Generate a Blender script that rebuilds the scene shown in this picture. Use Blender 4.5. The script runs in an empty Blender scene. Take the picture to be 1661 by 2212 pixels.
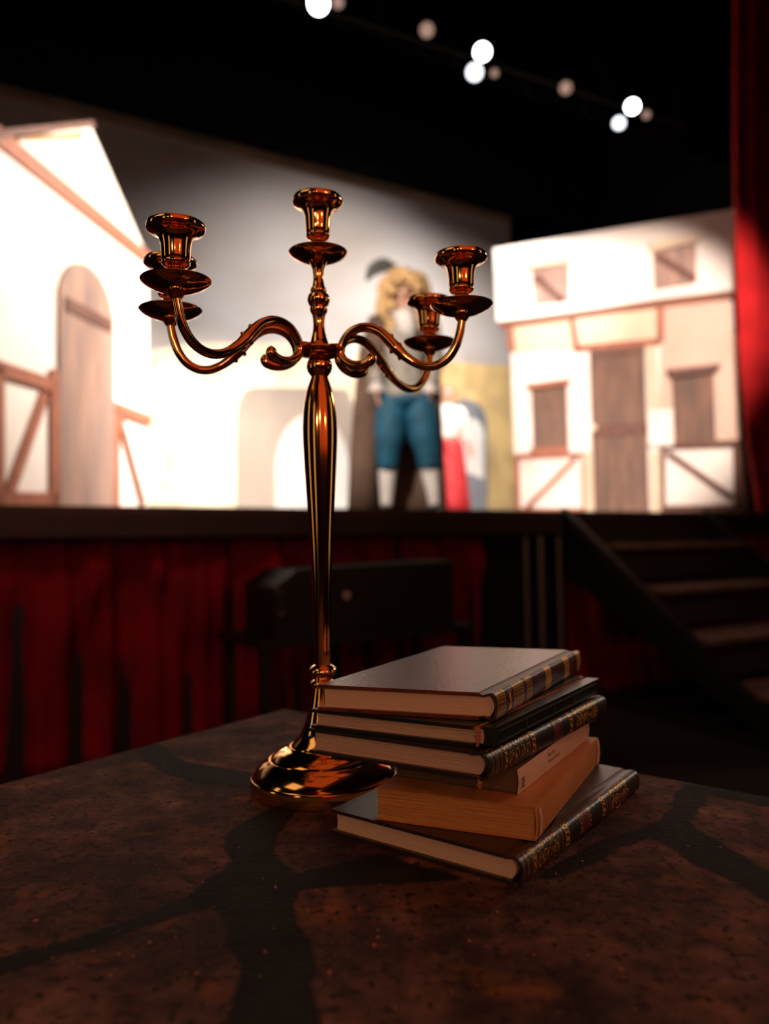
import bpy, bmesh, math, random
import numpy as np
from mathutils import Vector, Matrix
R = math.radians
scene = bpy.context.scene
col = scene.collection

# ------------------------------------------------------------------ camera
FPX, HORIZON, ROLL, EYE = 1707.0, 1169.0, -0.0144, 1.0
PITCH = math.atan2(HORIZON - 1106, FPX)
def ray(px, py):
    x = px - 830.5; y = -(py - 1106)
    c, s = math.cos(ROLL), math.sin(ROLL)
    x, y = c*x - s*y, s*x + c*y
    ct, st = math.cos(PITCH), math.sin(PITCH)
    return Vector((x, FPX*ct - y*st, FPX*st + y*ct))
def on_z(px, py, z):
    d = ray(px, py); k = (z - EYE)/d.z
    return Vector((d.x*k, d.y*k, z))
def on_y(px, py, Y):
    d = ray(px, py); k = Y/d.y
    return Vector((d.x*k, Y, EYE + d.z*k))
def on_plane(px, py, p0, ang):
    """vertical plane through p0 running in direction ang; returns (s, z)"""
    u = Vector((math.cos(ang), math.sin(ang))); n = Vector((-u.y, u.x))
    d = ray(px, py); k = (p0[0]*n.x + p0[1]*n.y)/(d.x*n.x + d.y*n.y)
    q = Vector((d.x*k - p0[0], d.y*k - p0[1]))
    return (q.dot(u), EYE + d.z*k)

cam_d = bpy.data.cameras.new('camera'); cam = bpy.data.objects.new('camera', cam_d); col.objects.link(cam)
cx_ = (ray(831.5, 1106) - ray(830.5, 1106)).normalized()
cy_ = (ray(830.5, 1105) - ray(830.5, 1106)).normalized()
cz_ = -ray(830.5, 1106).normalized()
M = Matrix((cx_, cy_, cz_)).transposed().to_4x4(); M.translation = (0, 0, EYE)
cam.matrix_world = M
cam_d.sensor_fit = 'VERTICAL'; cam_d.sensor_height = 36; cam_d.lens = 36*FPX/2212
cam_d.clip_start = .05; cam_d.clip_end = 60
cam_d.dof.use_dof = True; cam_d.dof.focus_distance = .645; cam_d.dof.aperture_fstop = 3.3
scene.camera = cam

# ------------------------------------------------------------------ world, exposure
w = bpy.data.worlds.new('world'); scene.world = w; w.use_nodes = True
w.node_tree.nodes['Background'].inputs[0].default_value = (.9, .55, .45, 1)
w.node_tree.nodes['Background'].inputs[1].default_value = .0015
scene.view_settings.view_transform = 'Standard'; scene.view_settings.look = 'None'
scene.view_settings.gamma = 1; scene.view_settings.use_curve_mapping = False
scene.view_settings.exposure = 0

# stage geometry shared by everything upstage
SA = R(31.2)
SU = Vector((math.cos(SA), math.sin(SA), 0)); SN = Vector((-SU.y, SU.x, 0))
S0 = Vector((.945, 4.749, 0)); SZ = 1.17
def st(t, n, z=SZ):
    p = S0 + SU*t + SN*n; return Vector((p.x, p.y, z))

# ------------------------------------------------------------------ lights
def look(o, target):
    o.rotation_euler = (Vector(target) - o.location).to_track_quat('-Z', 'Y').to_euler()
def area(name, loc, target, sx, sy, power, color):
    l = bpy.data.lights.new(name, 'AREA'); l.shape = 'RECTANGLE'; l.size = sx; l.size_y = sy
    l.energy = power; l.color = color
    o = bpy.data.objects.new(name, l); col.objects.link(o); o.location = loc; look(o, target); return o
def spot(name, loc, target, power, color, angle=50, blend=.5, radius=.06):
    l = bpy.data.lights.new(name, 'SPOT'); l.energy = power; l.color = color
    l.spot_size = R(angle); l.spot_blend = blend; l.shadow_soft_size = radius
    o = bpy.data.objects.new(name, l); col.objects.link(o); o.location = loc; look(o, target); return o
TC = (0, .75, .85)
area('house_light', (1.25, -1.7, 2.55), (-.06, .78, 1.15), 3.2, 3.0, 14, (1, .17, .045))
area('house_ceiling_light', (.3, .5, 4.3), (.0, .6, .8), 3.4, 2.8, 9, (1, .20, .055))
area('dome_highlight_light', (-1.7, -.1, 3.0), (-.06, .78, .8), .9, .9, 2.6, (1, .66, .36))  # unseen lamp added for the gold highlight on the candelabra base
spot('sconce_light', (-.75, -1.9, 1.75), TC, 16, (1, .50, .29), 60, .8, .05)
spot('sconce_light', (.15, -2.3, 1.95), TC, 22, (1, .47, .27), 60, .8, .05)
spot('sconce_light', (1.9, -1.5, 1.8), TC, 15, (1, .47, .28), 60, .8, .05)
area('brass_stripe_light', (-2.0, -1.9, 1.6), (-.06, .78, 1.1), .4, 1.8, 2.2, (1, .66, .36))  # these unseen strips are added for the gold stripes reflected in the brass
area('brass_stripe_light', (-3.0, .15, 1.6), (-.06, .78, 1.1), .35, 1.8, 2.2, (1, .72, .42))
area('brass_stripe_light', (3.0, 1.0, 1.6), (-.06, .78, 1.1), .45, 1.8, 2.4, (1, .72, .42))
spot('spine_sheen_light', (3.7, 4.0, 2.8), (.12, .72, .84), 95, (1, .80, .62), 13, .6, .38)  # unseen narrow spot added for the sheen on the book spines
WARM = (1, .84, .70)
STAGE_SPOTS = [
    # place, aim (px, py, depth), power, colour, angle, blend
    (st(1.3, 1.7, 5.35), on_y(130, 600, 6.5), 2600, WARM, 56, .8),
    (st(-.4, 1.7, 5.35), on_y(480, 1090, 8.0), 3000, (1, .89, .78), 56, 1.0),
    (st(1.6, 1.7, 5.35), on_y(760, 900, 9.3), 1150, (1, .92, .85), 100, 1.0),
    (st(2.6, 1.8, 5.35), on_y(1000, 900, 10), 620, (1, .92, .85), 90, 1.0),
    ((1.3, 2.6, 3.5), on_y(1230, 620, 7.3), 1500, (1, .90, .84), 18, 1.0),
    ((1.3, 2.6, 3.5), on_y(1320, 800, 7.3), 2100, (1, .79, .67), 36, .5),
    ((-1.2, 2.4, 3.5), on_y(875, 830, 5.7), 760, (1, .86, .74), 36, .6),
]
for i, (f, a, p, c, an, bl) in enumerate(STAGE_SPOTS):
    spot('stage_wash_light', f, a, p, c, an, bl, .07)
spot('skirt_light', (-1.0, .9, 4.2), (-1.3, 3.5, 1.0), 110, (1, .34, .38), 34, .9, .3)
spot('skirt_light', (1.2, 1.6, 3.9), (1.5, 4.3, .8), 60, (1, .62, .5), 34, .9, .3)

# ------------------------------------------------------------------ helpers
def srgb(r, g, b):
    f = lambda c: (c/255/12.92) if c/255 <= .04045 else ((c/255+.055)/1.055)**2.4
    return (f(r), f(g), f(b), 1)
def mat(name, color, rough=.5, metal=0, color2=None, nscale=8, stretch=(1, 1, 1), detail=4, bump=0, bscale=None, bdist=.002,
        spec=.5, coat=0, lo=.35, hi=.65, emit=None, estr=0, rough2=None):
    m = bpy.data.materials.new(name); m.use_nodes = True
    nt = m.node_tree; N = nt.nodes; L = nt.links; b = N['Principled BSDF']
    b.inputs['Base Color'].default_value = (*color[:3], 1)
    b.inputs['Roughness'].default_value = rough; b.inputs['Metallic'].default_value = metal
    b.inputs['Specular IOR Level'].default_value = spec; b.inputs['Coat Weight'].default_value = coat
    if emit: b.inputs['Emission Color'].default_value = (*emit[:3], 1); b.inputs['Emission Strength'].default_value = estr
    tc = N.new('ShaderNodeTexCoord'); mp = N.new('ShaderNodeMapping'); mp.inputs['Scale'].default_value = stretch
    L.new(tc.outputs['Object'], mp.inputs['Vector'])
    n = N.new('ShaderNodeTexNoise'); n.inputs['Scale'].default_value = nscale; n.inputs['Detail'].default_value = detail
    L.new(mp.outputs[0], n.inputs['Vector'])
    if color2 is None: color2 = tuple(c*.8 for c in color[:3])
    r = N.new('ShaderNodeValToRGB'); r.color_ramp.elements[0].position = lo; r.color_ramp.elements[1].position = hi
    r.color_ramp.elements[0].color = (*color2[:3], 1); r.color_ramp.elements[1].color = (*color[:3], 1)
    L.new(n.outputs['Fac'], r.inputs[0]); L.new(r.outputs[0], b.inputs['Base Color'])
    if rough2 is not None:
        mr = N.new('ShaderNodeMapRange'); mr.inputs['To Min'].default_value = rough; mr.inputs['To Max'].default_value = rough2
        L.new(n.outputs['Fac'], mr.inputs[0]); L.new(mr.outputs[0], b.inputs['Roughness'])
    if bump:
        n2 = N.new('ShaderNodeTexNoise'); n2.inputs['Scale'].default_value = bscale or nscale*4; n2.inputs['Detail'].default_value = 5
        L.new(mp.outputs[0], n2.inputs['Vector'])
        bp = N.new('ShaderNodeBump'); bp.inputs['Strength'].default_value = bump; bp.inputs['Distance'].default_value = bdist
        L.new(n2.outputs['Fac'], bp.inputs['Height']); L.new(bp.outputs[0], b.inputs['Normal'])
    return m
def props(o, label=None, cat=None, group=None, kind=None):
    for k, v in (('label', label), ('category', cat), ('group', group), ('kind', kind)):
        if v: o[k] = v
    return o
def empty(name, loc, rz=0, label=None, cat=None, group=None):
    o = bpy.data.objects.new(name, None); col.objects.link(o); o.location = loc; o.rotation_euler[2] = rz
    o.empty_display_size = .05
    return props(o, label, cat, group)
def link(name, me, mats, parent=None, smooth=False, label=None, cat=None, group=None, kind=None):
    if smooth is True: me.shade_smooth()
    elif smooth: me.shade_smooth(); me.set_sharp_from_angle(angle=R(smooth))
    for m in (mats if isinstance(mats, (list, tuple)) else [mats]): me.materials.append(m)
    o = bpy.data.objects.new(name, me); col.objects.link(o)
    if parent: o.parent = parent
    return props(o, label, cat, group, kind)
def pyd(name, vs, fs, mats, parent=None, smooth=False, mi=None, **k):
    me = bpy.data.meshes.new(name); me.from_pydata([tuple(v) for v in vs], [], fs)
    if mi: me.polygons.foreach_set('material_index', mi)
    me.update(); return link(name, me, mats, parent, smooth, **k)
def bmo(name, bm, mats, parent=None, smooth=False, bevel=0, segs=2, **k):
    if bevel:
        bmesh.ops.bevel(bm, geom=[e for e in bm.edges if len(e.link_faces) == 2 and e.calc_face_angle(0) > R(30)],
                        offset=bevel, segments=segs, affect='EDGES', profile=.6)
    bmesh.ops.recalc_face_normals(bm, faces=bm.faces)
    me = bpy.data.meshes.new(name); bm.to_mesh(me); bm.free()
    return link(name, me, mats, parent, smooth, **k)
def box(bm, x0, x1, y0, y1, z0, z1, mi=0):
    v = [bm.verts.new(c) for c in ((x0,y0,z0),(x1,y0,z0),(x1,y1,z0),(x0,y1,z0),(x0,y0,z1),(x1,y0,z1),(x1,y1,z1),(x0,y1,z1))]
    for f in ((0,3,2,1),(4,5,6,7),(0,1,5,4),(1,2,6,5),(2,3,7,6),(3,0,4,7)):
        bm.faces.new([v[i] for i in f]).material_index = mi
    return bm
def prism(bm, pts, d0, d1, mi=0):
    """polygon (s,z) extruded along local y from d0 to d1"""
    a = [bm.verts.new((s, d0, z)) for s, z in pts]; b = [bm.verts.new((s, d1, z)) for s, z in pts]
    n = len(pts)
    for f in (a, b[::-1]): bm.faces.new(f).material_index = mi
    for i in range(n): bm.faces.new((a[i], b[i], b[(i+1) % n], a[(i+1) % n])).material_index = mi
    return bm
def lathe(prof, segs=64, cap=True, wob=None):
    vs, fs = [], []
    for j, (r, z) in enumerate(prof):
        for i in range(segs):
            a = 2*math.pi*i/segs; rr = r*(wob(a, j) if wob else 1)
            vs.append((rr*math.cos(a), rr*math.sin(a), z))
    for j in range(len(prof)-1):
        for i in range(segs):
            k = (i+1) % segs; fs.append((j*segs+i, j*segs+k, (j+1)*segs+k, (j+1)*segs+i))
    if cap:
        fs.append(tuple(range(segs))[::-1]); fs.append(tuple((len(prof)-1)*segs+i for i in range(segs)))
    return vs, fs
def catmull(pts, n=6):
    pts = [Vector(p) for p in pts]; out = []
    P = [2*pts[0]-pts[1]] + pts + [2*pts[-1]-pts[-2]]
    for i in range(1, len(P)-2):
        for k in range(n):
            t = k/n; p0, p1, p2, p3 = P[i-1:i+3]
            out.append(.5*((2*p1)+(p2-p0)*t+(2*p0-5*p1+4*p2-p3)*t*t+(3*p1-p0-3*p2+p3)*t**3))
    out.append(pts[-1]); return out
def tube(path, radii, segs=12, flat=1.0, up=Vector((0, 1, 0))):
    """sweep; flat scales the section along 'up'"""
    vs, fs = [], []; n = len(path)
    for i, p in enumerate(path):
        t = (path[min(i+1, n-1)] - path[max(i-1, 0)]).normalized()
        a = up - t*up.dot(t)
        if a.length < 1e-4: a = Vector((1, 0, 0)) - t*t.x
        a.normalize(); b = t.cross(a)
        r = radii[i] if hasattr(radii, '__len__') else radii
        for k in range(segs):
            q = 2*math.pi*k/segs; vs.append(p + a*math.cos(q)*r*flat + b*math.sin(q)*r)
    for i in range(n-1):
        for k in range(segs):
            l = (k+1) % segs; fs.append((i*segs+k, i*segs+l, (i+1)*segs+l, (i+1)*segs+k))
    fs.append(tuple(range(segs))[::-1]); fs.append(tuple((n-1)*segs+k for k in range(segs)))
    return vs, fs
def merge(*vf):
    V, F = [], []
    for vs, fs in vf:
        o = len(V); V += list(vs); F += [tuple(i+o for i in f) for f in fs]
    return V, F
def copy_tree(o, parent=None, loc=None):
    c = o.copy(); col.objects.link(c)
    if parent: c.parent = parent
    if loc is not None: c.location = loc
    for ch in list(o.children): copy_tree(ch, c)
    return c
def skin(name, joints, edges, m, parent, sub=2, root=None):
    keys = list(joints); me = bpy.data.meshes.new(name)
    me.from_pydata([joints[k][0] for k in keys], [(keys.index(a), keys.index(b)) for a, b in edges], [])
    o = link(name, me, m, parent)
    md = o.modifiers.new('skin', 'SKIN'); md.use_smooth_shade = True
    for i, k in enumerate(keys):
        r = joints[k][1]; r = r if isinstance(r, tuple) else (r, r)
        me.skin_vertices[0].data[i].radius = r
        me.skin_vertices[0].data[i].use_root = (k == (root or keys[0]))
    s = o.modifiers.new('sub', 'SUBSURF'); s.levels = sub; s.render_levels = sub
    return o

# ------------------------------------------------------------------ materials
BLACK = mat('black_velvet', (.004, .004, .004), .95, color2=(.0025, .0025, .0027), spec=.1, bump=.2)
BLACKGREY = mat('black_border_cloth', (.011, .011, .011), .95, color2=(.006, .006, .006), spec=.1, nscale=2)
DARKFLOOR = mat('dark_carpet', (.012, .008, .007), .9, bump=.5, nscale=30)
AUDWALL = mat('auditorium_wall', (.06, .02, .013), .85, nscale=3, bump=.2)
DECK = mat('stage_boards', (.10, .075, .055), .6, color2=(.05, .04, .03), nscale=4, stretch=(1, 12, 1), bump=.2)
FASCIA = mat('fascia_paint', (.042, .034, .022), .6, color2=(.028, .022, .014), nscale=3)
BLACKPAINT = mat('black_paint', (.008, .008, .009), .5, nscale=5)
TREAD = mat('lit_tread', (.24, .15, .115), .6, color2=(.13, .085, .065), nscale=9, bump=.2)  # tread colour raised to stand for light caught on the steps
RISER = mat('riser_paint', (.022, .016, .018), .7, nscale=6)
REDVEL = mat('red_velour', (.34, .008, .010), .9, color2=(.24, .006, .007), nscale=5, spec=.15)
SKIRTRED = mat('skirt_cloth', (.24, .003, .014), .85, color2=(.13, .002, .008), nscale=4, spec=.2)
WHITEWALL = mat('painted_plaster', (.80, .74, .70), .8, color2=(.74, .67, .62), nscale=3, bump=.1)
CREAM = mat('cream_plaster', (.62, .50, .38), .8, color2=(.56, .44, .32), nscale=3)
PINKWALL = mat('pink_plaster', (.62, .44, .36), .8, color2=(.54, .38, .30), nscale=2)
TIMBER = mat('brown_timber', (.34, .115, .065), .7, color2=(.25, .085, .05), nscale=8, stretch=(3, 3, 1))
DARKTIMBER = mat('dark_timber', (.14, .06, .04), .7, color2=(.09, .035, .025), nscale=8, stretch=(3, 3, 1))
PLANK = mat('painted_planks', (.20, .105, .07), .75, color2=(.085, .055, .045), nscale=3.5, stretch=(5, 5, .7), lo=.3, hi=.7, detail=3)
PLANKL = mat('greyed_planks', (.36, .22, .17), .75, color2=(.19, .13, .12), nscale=2.6, stretch=(5, 5, .7), lo=.3, hi=.7, detail=3)
ORANGEPLY = mat('bare_plywood', (.40, .20, .08), .7, nscale=4)
IRON = mat('dark_iron', (.04, .04, .045), .5, metal=.6)

# ------------------------------------------------------------------ room
def slab(name, pts, z0, z1, m):
    bm = bmesh.new(); a = [bm.verts.new((x, y, z0)) for x, y in pts]; b = [bm.verts.new((x, y, z1)) for x, y in pts]
    bm.faces.new(a[::-1]); bm.faces.new(b)
    for i in range(len(pts)): j = (i+1) % len(pts); bm.faces.new((a[i], a[j], b[j], b[i]))
    return bmo(name, bm, m, kind='structure')
TL, TR, NF, NB = -6.5, 5.5, -10.6, 6.0        # room in stage coordinates (along the stage edge / upstage)
def rp(t, n): p = st(t, n); return (p.x, p.y)
slab('floor', [rp(TL, NF), rp(TR, NF), rp(TR, NB), rp(TL, NB)], -.1, 0, DARKFLOOR)
slab('ceiling', [rp(TL, NF), rp(TR, NF), rp(TR, NB), rp(TL, NB)], 7.2, 7.3, BLACK)
slab('wall_left', [rp(TL-.1, NF), rp(TL, NF), rp(TL, NB), rp(TL-.1, NB)], 0, 7.2, BLACK)
slab('wall_right', [rp(TR, NF), rp(TR+.1, NF), rp(TR+.1, NB), rp(TR, NB)], 0, 7.2, BLACK)
slab('wall_back', [rp(TL-.1, NB), rp(TR+.1, NB), rp(TR+.1, NB+.1), rp(TL-.1, NB+.1)], 0, 7.2, BLACK)
slab('wall_front', [rp(TL-.1, NF-.1), rp(TR+.1, NF-.1), rp(TR+.1, NF), rp(TL-.1, NF)], 0, 7.2, AUDWALL)

# stage platform: deck, fascia board and dark carcass
sp_ = empty('stage_platform', st(0, 0, 0), SA, 'long dark stage platform behind the table, its edge board above the red skirt', 'stage')
bm = bmesh.new(); box(bm, TL+.02, TR-.02, -.02, NB-.02, SZ-.03, SZ); bmo('deck', bm, DECK, sp_, bevel=.004)
bm = bmesh.new(); box(bm, TL+.02, TR-.02, -.035, .0, SZ-.135, SZ-.03); bmo('fascia_board', bm, FASCIA, sp_, bevel=.006)
bm = bmesh.new(); box(bm, TL+.02, TR-.02, .12, .16, 0, SZ-.03); bmo('carcass_panel', bm, BLACKPAINT, sp_)

def pleats(name, p0, ang, length, z0, z1, m, parent=None, seed=1, amp=.035, pitch=.16, nz=14, swag=0, edge=None, gather=0, **k):
    rnd = random.Random(seed); n = int(length/.012); xs = [length*i/n for i in range(n+1)]
    ph = []; a = 0
    fr = [rnd.uniform(.7, 1.4) for _ in range(int(length/pitch)+4)]
    for x in xs: ph.append(a); a += 2*math.pi/pitch*(length/n)*fr[int(x/pitch)]
    am = [rnd.uniform(.6, 1.2) for _ in range(int(length/pitch)+4)]
    vs, fs = [], []
    for j in range(nz+1):
        v = j/nz; z = z0+(z1-z0)*v
        for i, x in enumerate(xs):
            q = am[int(x/pitch)]
            y = amp*(1-.55*v*(1 if gather else 0))*q*math.sin(ph[i] + .5*math.sin(3*v+i*.01)) + amp*.35*math.sin(ph[i]*2.3+1)
            if swag:
                for k_, (wl_, zc_, sg_) in enumerate(((.47, .80, .15), (.31, .88, .10), (.71, .66, .18))):
                    y -= swag*max(0, math.cos(2*math.pi*x/wl_+k_*1.9+.8*math.sin(x*1.7)+(z-zc_)*2.2*(1 if k_ % 2 else -1)))**1.5*math.exp(-((z-zc_)/sg_)**2)
            xx = x
            if edge: xx = x + edge(v)*(1-x/length)
            vs.append((xx, y, z))
    w_ = n+1
    for j in range(nz):
        for i in range(n): fs.append((j*w_+i, j*w_+i+1, (j+1)*w_+i+1, (j+1)*w_+i))
    o = pyd(name, vs, fs, m, parent, True, **k)
    o.location = (p0[0], p0[1], 0); o.rotation_euler[2] = ang
    s = o.modifiers.new('thickness', 'SOLIDIFY'); s.thickness = .004
    return o
def stage_t(px): # stage-edge coordinate under an image column
    return on_plane(px, 1150, S0, SA)[0]
tA, tB, tC = stage_t(1055), stage_t(1235), stage_t(1700)
pleats('stage_skirt', st(TL+.6, .10), SA, tA-TL-.6, .015, SZ-.14, SKIRTRED, seed=3, amp=.035, pitch=.27, swag=.06, gather=1,
       label='dark red pleated skirt under the stage edge, the long run left of the black gap', cat='curtain', group=None)
pleats('stage_skirt', st(tB, .04), SA, TR-.4-tB, .015, SZ-.14, SKIRTRED, seed=8, amp=.03, pitch=.14, gather=1,
       label='dark red pleated skirt under the stage edge behind the black stairs', cat='curtain')
# metal uprights in the gap of the skirt
METAL = mat('grey_metal', (.30, .28, .26), .4, metal=.7)
for px, w_, lb in ((1138, .012, 'thin dark metal pole in the stage skirt gap, left of two pale ones'),
                   (1170, .016, 'pale metal pole upright in the skirt gap, middle of the three'),
                   (1210, .015, 'pale metal pole upright in the skirt gap, the one beside the stairs')):
    s_, _ = on_plane(px, 1300, st(0, .02), SA)
    p = st(s_, .02, 0)
    r_ = empty('metal_pole', p, 0, lb, 'pole', 'metal poles in the gap of the stage skirt')
    vs, fs = lathe([(w_, .006), (w_, SZ-.15)], 16); pyd('shaft', vs, fs, METAL, r_, 40)
    vs, fs = lathe([(w_*2.2, 0), (w_*2.2, .006), (w_*1.2, .02)], 16); pyd('foot_plate', vs, fs, METAL, r_, 40)

# ------------------------------------------------------------------ stairs to the stage
tl, trr = stage_t(1243), stage_t(1530)
stw = empty('stage_stairs', st(tl, 0, 0), SA, 'black open staircase with lighter treads leading up to the stage at the right', 'stairs')
W_ = trr-tl; zs = [.965, .72, .475, .23]; dp = .30
for i, z in enumerate(zs):
    y1 = -.04-dp*i; y0 = y1-dp
    bm = bmesh.new(); box(bm, 0, W_, y0-.02, y1, z-.03, z); o = bmo('tread', bm, TREAD, stw, bevel=.004)
    bm = bmesh.new(); box(bm, .002, W_-.002, y0+.02, y0+.035, z-.215, z-.03); bmo('riser', bm, RISER, stw)
bm = bmesh.new(); box(bm, .002, W_-.002, -.05, -.037, zs[0], SZ-.03); bmo('riser', bm, FASCIA, stw)
for s_, dz in ((-.15, 0), (W_-.10, .0)):
    bm = bmesh.new(); sl = .245/.3; e = 4*dp+.25
    a = [(-.036, SZ+.02), (-.036, SZ-.36), (-e, SZ-.36-sl*(e-.036)), (-e, SZ+.02-sl*(e-.036)+.05)]
    a = [(y, max(z, 0.002)) for y, z in a]
    vs = [bm.verts.new((s_, y, z)) for y, z in a] + [bm.verts.new((s_+.05, y, z)) for y, z in a]
    bm.faces.new(vs[:4]); bm.faces.new(vs[4:][::-1])
    for k in range(4): bm.faces.new((vs[k], vs[k+4], vs[(k+1) % 4+4], vs[(k+1) % 4]))
    bmo('stringer', bm, BLACKPAINT, stw, bevel=.003)

# ------------------------------------------------------------------ loudspeaker in front of the skirt
sa, za = on_plane(594, 1365, st(0, -.55), SA); sb, zb = on_plane(980, 1210, st(0, -.55), SA)
zbot = on_plane(800, 1362, st(0, -.55), SA)[1]
SPK = mat('speaker_grille', (.006, .006, .0065), .6, bump=.6, bscale=300)
sk = empty('loudspeaker', st(sa, -.55, zbot), SA, 'wide black loudspeaker box in front of the red skirt, behind the brass candle holder', 'loudspeaker')
WS, HS = sb-sa, zb-zbot
bm = bmesh.new(); prism(bm, [(0, 0), (WS, 0), (WS, HS), (.10, HS*.93), (0, HS*.70)], 0, .34); bmo('cabinet', bm, BLACKPAINT, sk, bevel=.01)
bm = bmesh.new(); prism(bm, [(.06, .03), (WS-.03, .03), (WS-.03, HS-.03), (.12, HS*.93-.03), (.06, HS*.66)], -.014, .0); bmo('grille', bm, SPK, sk, bevel=.004)
sx, sz_ = on_plane(750, 1286, st(0, -.57), SA)
vs, fs = lathe([(.016, 0), (.016, .004), (.010, .006)], 24)
o = pyd('badge', [(v[0], -v[2], v[1]) for v in vs], fs, mat('silver_badge', (.7, .6, .58), .4, spec=.8), sk, 40); o.location = (sx-sa, -.014, sz_-zbot)
for a, (q, z) in enumerate(((604, 1278), (612, 1330))):
    s_, z_ = on_plane(q, z, st(0, -.57), SA)
    vs, fs = lathe([(.018, 0), (.018, .012), (.012, .016)], 20)
    o = pyd('knob', [(v[0], -v[2], v[1]) for v in vs], fs, mat('grey_knob', (.05, .04, .045), .5), sk, 40); o.location = (s_-sa, -.002, z_-zbot)
tb = empty('added_speaker_table', st(sa-.1, -.62, 0), SA, 'low black table added to carry the loudspeaker in front of the stage skirt', 'table')  # unseen table, added so the loudspeaker has something to stand on
bm = bmesh.new(); box(bm, 0, WS+.16, 0, .48, zbot-.035, zbot); bmo('tabletop', bm, BLACKPAINT, tb, bevel=.004)
for x in (.02, WS+.10):
    for y in (.02, .42):
        bm = bmesh.new(); box(bm, x, x+.04, y, y+.04, 0, zbot-.035); bmo('leg', bm, BLACKPAINT, tb, bevel=.003)

# ------------------------------------------------------------------ red side curtain
def cedge(v):
    z = .02+v*5.6
    return 0
c0s, c0z = on_plane(1597, 300, st(0, .12), SA)
def side_curtain():
    pts = [(1600, 0), (1599, 300), (1603, 550), (1612, 780), (1630, 960), (1652, 1095)]
    zs_, ss_ = [], []
    for p in pts:
        s_, z = on_plane(*p, st(0, .12), SA); ss_.append(s_); zs_.append(z)
    nz, nx = 40, 150; L = 2.0; vs, fs = [], []
    ztop = 6.2; base = ss_[0]
    for j in range(nz+1):
        z = SZ+.01+(ztop-SZ)*j/nz
        e = np.interp(z, zs_[::-1], ss_[::-1])
        for i in range(nx+1):
            v = i/nx; x = e+(base+L-e)*v
            a = .055*math.sin(v*2*math.pi*13+.5*math.sin(v*9))+.03*math.sin(v*2*math.pi*5+1+.15*z)
            vs.append((x, a, z))
    for j in range(nz):
        for i in range(nx): fs.append((j*(nx+1)+i, j*(nx+1)+i+1, (j+1)*(nx+1)+i+1, (j+1)*(nx+1)+i))
    o = pyd('side_curtain', vs, fs, REDVEL, None, True, label='tall red velour stage curtain hanging in folds at the right edge', cat='curtain')
    o.location = st(0, .12, 0); o.rotation_euler[2] = SA
    s = o.modifiers.new('thickness', 'SOLIDIFY'); s.thickness = .005
side_curtain()

# ------------------------------------------------------------------ black masking cloths
def cloth(name, t0, t1, n, z0, z1, m, label, amp=.03, wl=.5):
    L = t1-t0; nx = max(20, int(L/.05)); vs, fs = [], []
    for z in (z0, z1):
        for i in range(nx+1):
            x = L*i/nx; vs.append((x, amp*math.sin(x*2*math.pi/wl)+amp*.4*math.sin(x*9.3+1), z))
    for i in range(nx): fs.append((i, i+1, nx+2+i, nx+1+i))
    o = pyd(name, vs, fs, m, None, True, label=label, cat='curtain'); o.location = st(t0, n, 0); o.rotation_euler[2] = SA
    s = o.modifiers.new('thickness', 'SOLIDIFY'); s.thickness = .004
    return o
D = 4.85
bz = on_plane(0, 185, st(0, 2.2), SA)[1]
cloth('border_curtain', -6.2, 5.2, 4.45, on_plane(0, 165, st(0, 4.45), SA)[1], 7.1, BLACK, 'wide black border cloth hanging above the painted backdrop', .008, .6)
zl = on_plane(1050, 150, st(0, .6), SA)[1]
cloth('border_curtain', -6.2, 5.2, 1.35, 4.75, 7.15, BLACKGREY, 'charcoal border cloth at the top of the stage opening behind the spotlights', .035, .35)
cloth('masking_curtain', 3.0, 5.3, 5.4, SZ+.004, 7.1, BLACK, 'tall black masking cloth behind the timbered house at the right')

# ------------------------------------------------------------------ painted backdrop
BP = st(0, D)
def bd(px, py): return on_plane(px, py, BP, SA)
b_l = -7.2+.9; b_r, zt2 = bd(1102, 487); _, zt1 = bd(0, 197); ztop = (zt1+zt2)/2
SKY = mat('painted_sky', (.46, .45, .46), .9, color2=(.36, .31, .28), nscale=.55, stretch=(1, 1, 1.8), lo=.3, hi=.7, detail=3)
STONEW = mat('painted_pale_wall', (.86, .76, .58), .9, color2=(.72, .58, .40), nscale=3, lo=.38, hi=.6, detail=6)
YELW = mat('painted_yellow_wall', (.60, .42, .18), .9, color2=(.42, .29, .14), nscale=2.2, lo=.35, hi=.6, detail=6)
ARCHG = mat('painted_archway', (.36, .29, .24), .9, color2=(.29, .24, .20), nscale=1.5)
ARCHB = mat('painted_blue_arch', (.16, .17, .20), .9, nscale=1.5)
LIGHTP = mat('painted_pale_street', (.60, .58, .56), .9, nscale=2)
BATTEN = mat('batten_wood', (.34, .25, .17), .7, color2=(.20, .15, .11), nscale=1.5, stretch=(1.5, 1, 1))
bk = empty('painted_backdrop', st(0, D, 0), SA, 'wide painted backdrop of grey sky above a yellow stone wall with archways', 'backdrop')
bm = bmesh.new(); prism(bm, [(b_l, SZ), (b_r, SZ), (b_r, ztop), (b_l, ztop)], 0, .012, 0)
def patch(pts, d, mi): prism(bm, [bd(*p) for p in pts], -.002-d, .001, mi)
patch([(-60, 1085), (-60, 770), (250, 770), (420, 742), (560, 740), (770, 742), (770, 1100)], .002, 1)
patch([(770, 1100), (770, 760), (905, 775), (985, 783), (1108, 792), (1112, 1100)], .002, 5)
def arch(x0, x1, yt, ys, yb=1100, n=14):
    p = [(x0, yb), (x0, ys)]
    for i in range(1, n): a = math.pi*(1-i/n); p.append(((x0+x1)/2+(x1-x0)/2*math.cos(a), ys-(ys-yt)*math.sin(a)))
    return p+[(x1, ys), (x1, yb)]
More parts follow.
